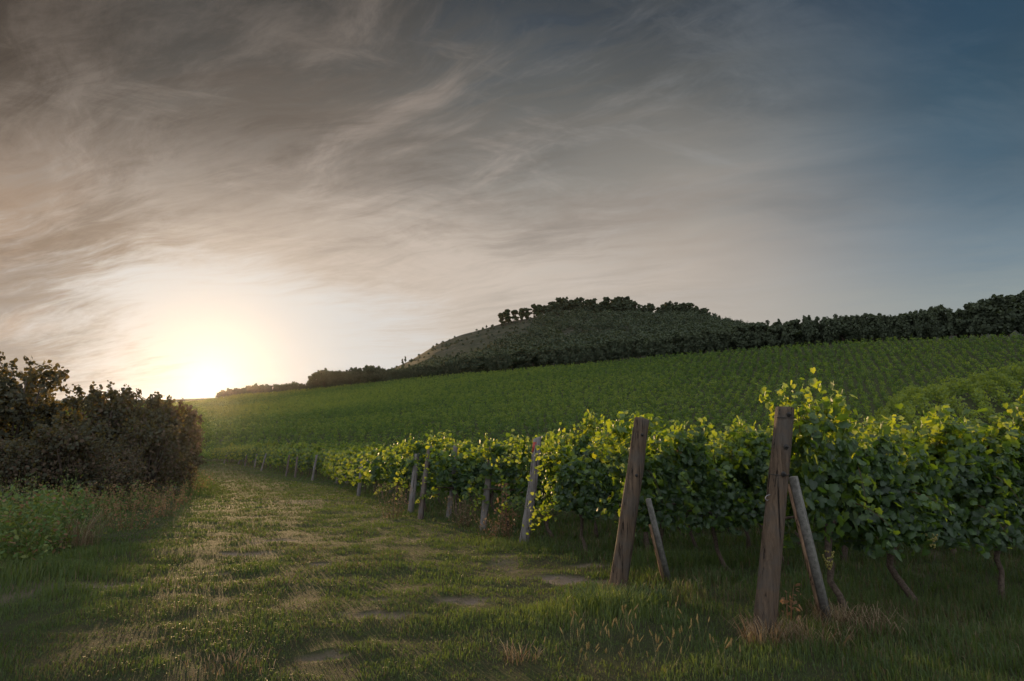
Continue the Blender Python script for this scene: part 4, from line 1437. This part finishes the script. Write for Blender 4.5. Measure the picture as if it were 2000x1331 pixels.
for i, (x, y, n, h, sp, lab) in enumerate((
        (1500, 1262, 240, .30, .22, 'bleached dry grass tuft right at the foot of the nearest post'),
        (1640, 1238, 230, .32, .20, 'bleached dry grass tuft at the foot of the grey brace'),
        (1585, 1262, 190, .24, .28, 'flattened brown grass tuft between nearest post and brace'),
        (1700, 1245, 120, .30, .25, 'sparse dry grass tuft right of the grey brace'),
        (1205, 1160, 120, .18, .20, 'short dry grass tuft at the foot of the second post'),
        (155, 1070, 150, .75, .28, 'pale dry tall grass tuft among the weeds by the thicket'),
        (1015, 1290, 70, .16, .15, 'small pale dry tuft in the foreground turf'),
        (455, 1300, 110, .11, .34, 'straw-coloured matted tuft at the bottom left edge of the track'))):
    plant(make_tuft(600 + i, n, h, sp, lab), x, y, i)
for i, (x, y, n, h, sp, lab) in enumerate((
        (1165, 1185, 420, .26, .42, 'lush bright green grass clump left of and before the second post'),
        (1250, 1180, 300, .22, .34, 'lush green grass clump just before the second post'),
        (1330, 1105, 260, .24, .40, 'sunlit green grass clump beyond the brace of the second post'))):
    plant(make_tuft(620 + i, n, h, sp, lab, 'green_grass_clump', 'grass', .008), x, y, i)


def make_foxtail(seed, n):
    rg = np.random.default_rng(seed)
    t = thing('foxtail_grass', 'small clump of foxtail grass with golden seed heads in the foreground turf', 'foxtail grass', group='foxtail clumps in the foreground')
    st = MB()
    for k in range(n):
        a = rg.uniform(0, 2 * np.pi); q = rg.random() * .10
        b = np.array([q * math.cos(a), q * math.sin(a), -.01])
        h = rg.uniform(.13, .27)
        d_ = np.array([rg.normal() * .25, rg.normal() * .25, 1.0])
        e = b + d_ * h
        tube(st, [b, b * .5 + e * .5 + rg.normal(size=3) * .008, e], [.0016, .0014, .0010], 4, tint=.7, alt=.4)
        hd = MB()
        dn = norm(d_ + np.array([rg.normal() * .3, rg.normal() * .3, 0]))
        ln = rg.uniform(.035, .06)
        tube(hd, [e, e + dn * ln * .25, e + dn * ln * .7, e + dn * ln], [.0022, .0048, .0044, .0012], 7, tint=.5, wob=.1, seed=k)
        m = 70
        s = rg.random(m)
        P = e + dn * (ln * s)[:, None]
        bd = norm(rg.normal(size=(m, 3)) * .8 + dn * .9)
        sd = norm(np.cross(bd, dn)) * .0006
        v = np.stack([P - sd, P + sd, P + bd * .013], 1).reshape(-1, 3)
        hd.add(v, (np.arange(m) * 3)[:, None] + np.array([[0, 1, 2]]), None, np.repeat(.4 + .6 * rg.random(m), 3), 0.0)
        hd.build('seed_head', M['foxtail'], t)
    st.build('stalks', M['grass'], t)
    return t


fox = [make_foxtail(700 + i, n) for i, n in enumerate((5, 7, 4, 6))]
FOX = [(1312, 1235), (1132, 1262), (1235, 1275), (1352, 1265), (1190, 1310), (1150, 1325), (1262, 1325), (1302, 1318), (1120, 1310), (1215, 1255), (1405, 1320), (1330, 1290), (1075, 1325), (1225, 1318), (1175, 1275), (1440, 1322)]
for i, (x, y) in enumerate(FOX):
    p = ground_at(x, y)
    if i < 4:
        plant(fox[i], x, y, i)
    else:
        copy_thing(fox[i % 4], p, i * 1.7, scale=rgt.uniform(.85, 1.15))

# grape clusters on the nearest vines
near = [o for o in bpy.data.objects if o.name.startswith('grapevine') and o.get('group') == 'grapevines of the near rows' and 'nearest row' in o.get('label', '')]
near.sort(key=lambda o: o.location.x)
rgg = np.random.default_rng(9)
for o, offs in zip(near[:3], (((-.35, -.16, .62), ), ((-.1, -.28, .86), ), ((.3, -.27, .80), ))):
    for q in offs:
        c, s = math.cos(-o.rotation_euler.z), math.sin(-o.rotation_euler.z)
        wq = ROW_DIR * q[0] + np.array([-ROW_DIR[1], ROW_DIR[0], 0]) * q[1]
        lq = (wq[0] * c - wq[1] * s, wq[0] * s + wq[1] * c, q[2])
        grape_cluster(o, lq, rgg)

# ------------------------------------------------------------------ thin evening haze
def build_haze():
    me = bpy.data.meshes.new('haze')
    x0, x1, y0, y1, z0, z1 = -1500.0, 1500.0, -75.0, 800.0, -3.0, 215.0
    v = [(x, y, z) for z in (z0, z1) for y in (y0, y1) for x in (x0, x1)]
    f = [(0, 2, 3, 1), (4, 5, 7, 6), (0, 1, 5, 4), (1, 3, 7, 5), (3, 2, 6, 7), (2, 0, 4, 6)]
    me.from_pydata(v, [], f)
    m, N = material('haze')
    pv = N.n('ShaderNodeVolumePrincipled', {'Color': (.97, .93, .88), 'Density': HAZE_DENSITY, 'Anisotropy': HAZE_G})
    N.n('ShaderNodeOutputMaterial', {'Volume': pv.outputs[0]})
    me.materials.append(m)
    o = bpy.data.objects.new('haze', me)
    COL.objects.link(o)
    tag(o, 'thin warm evening haze hanging over the whole valley', 'haze', kind='stuff')


HAZE_DENSITY = 0.000013
HAZE_G = 0.9
build_haze()
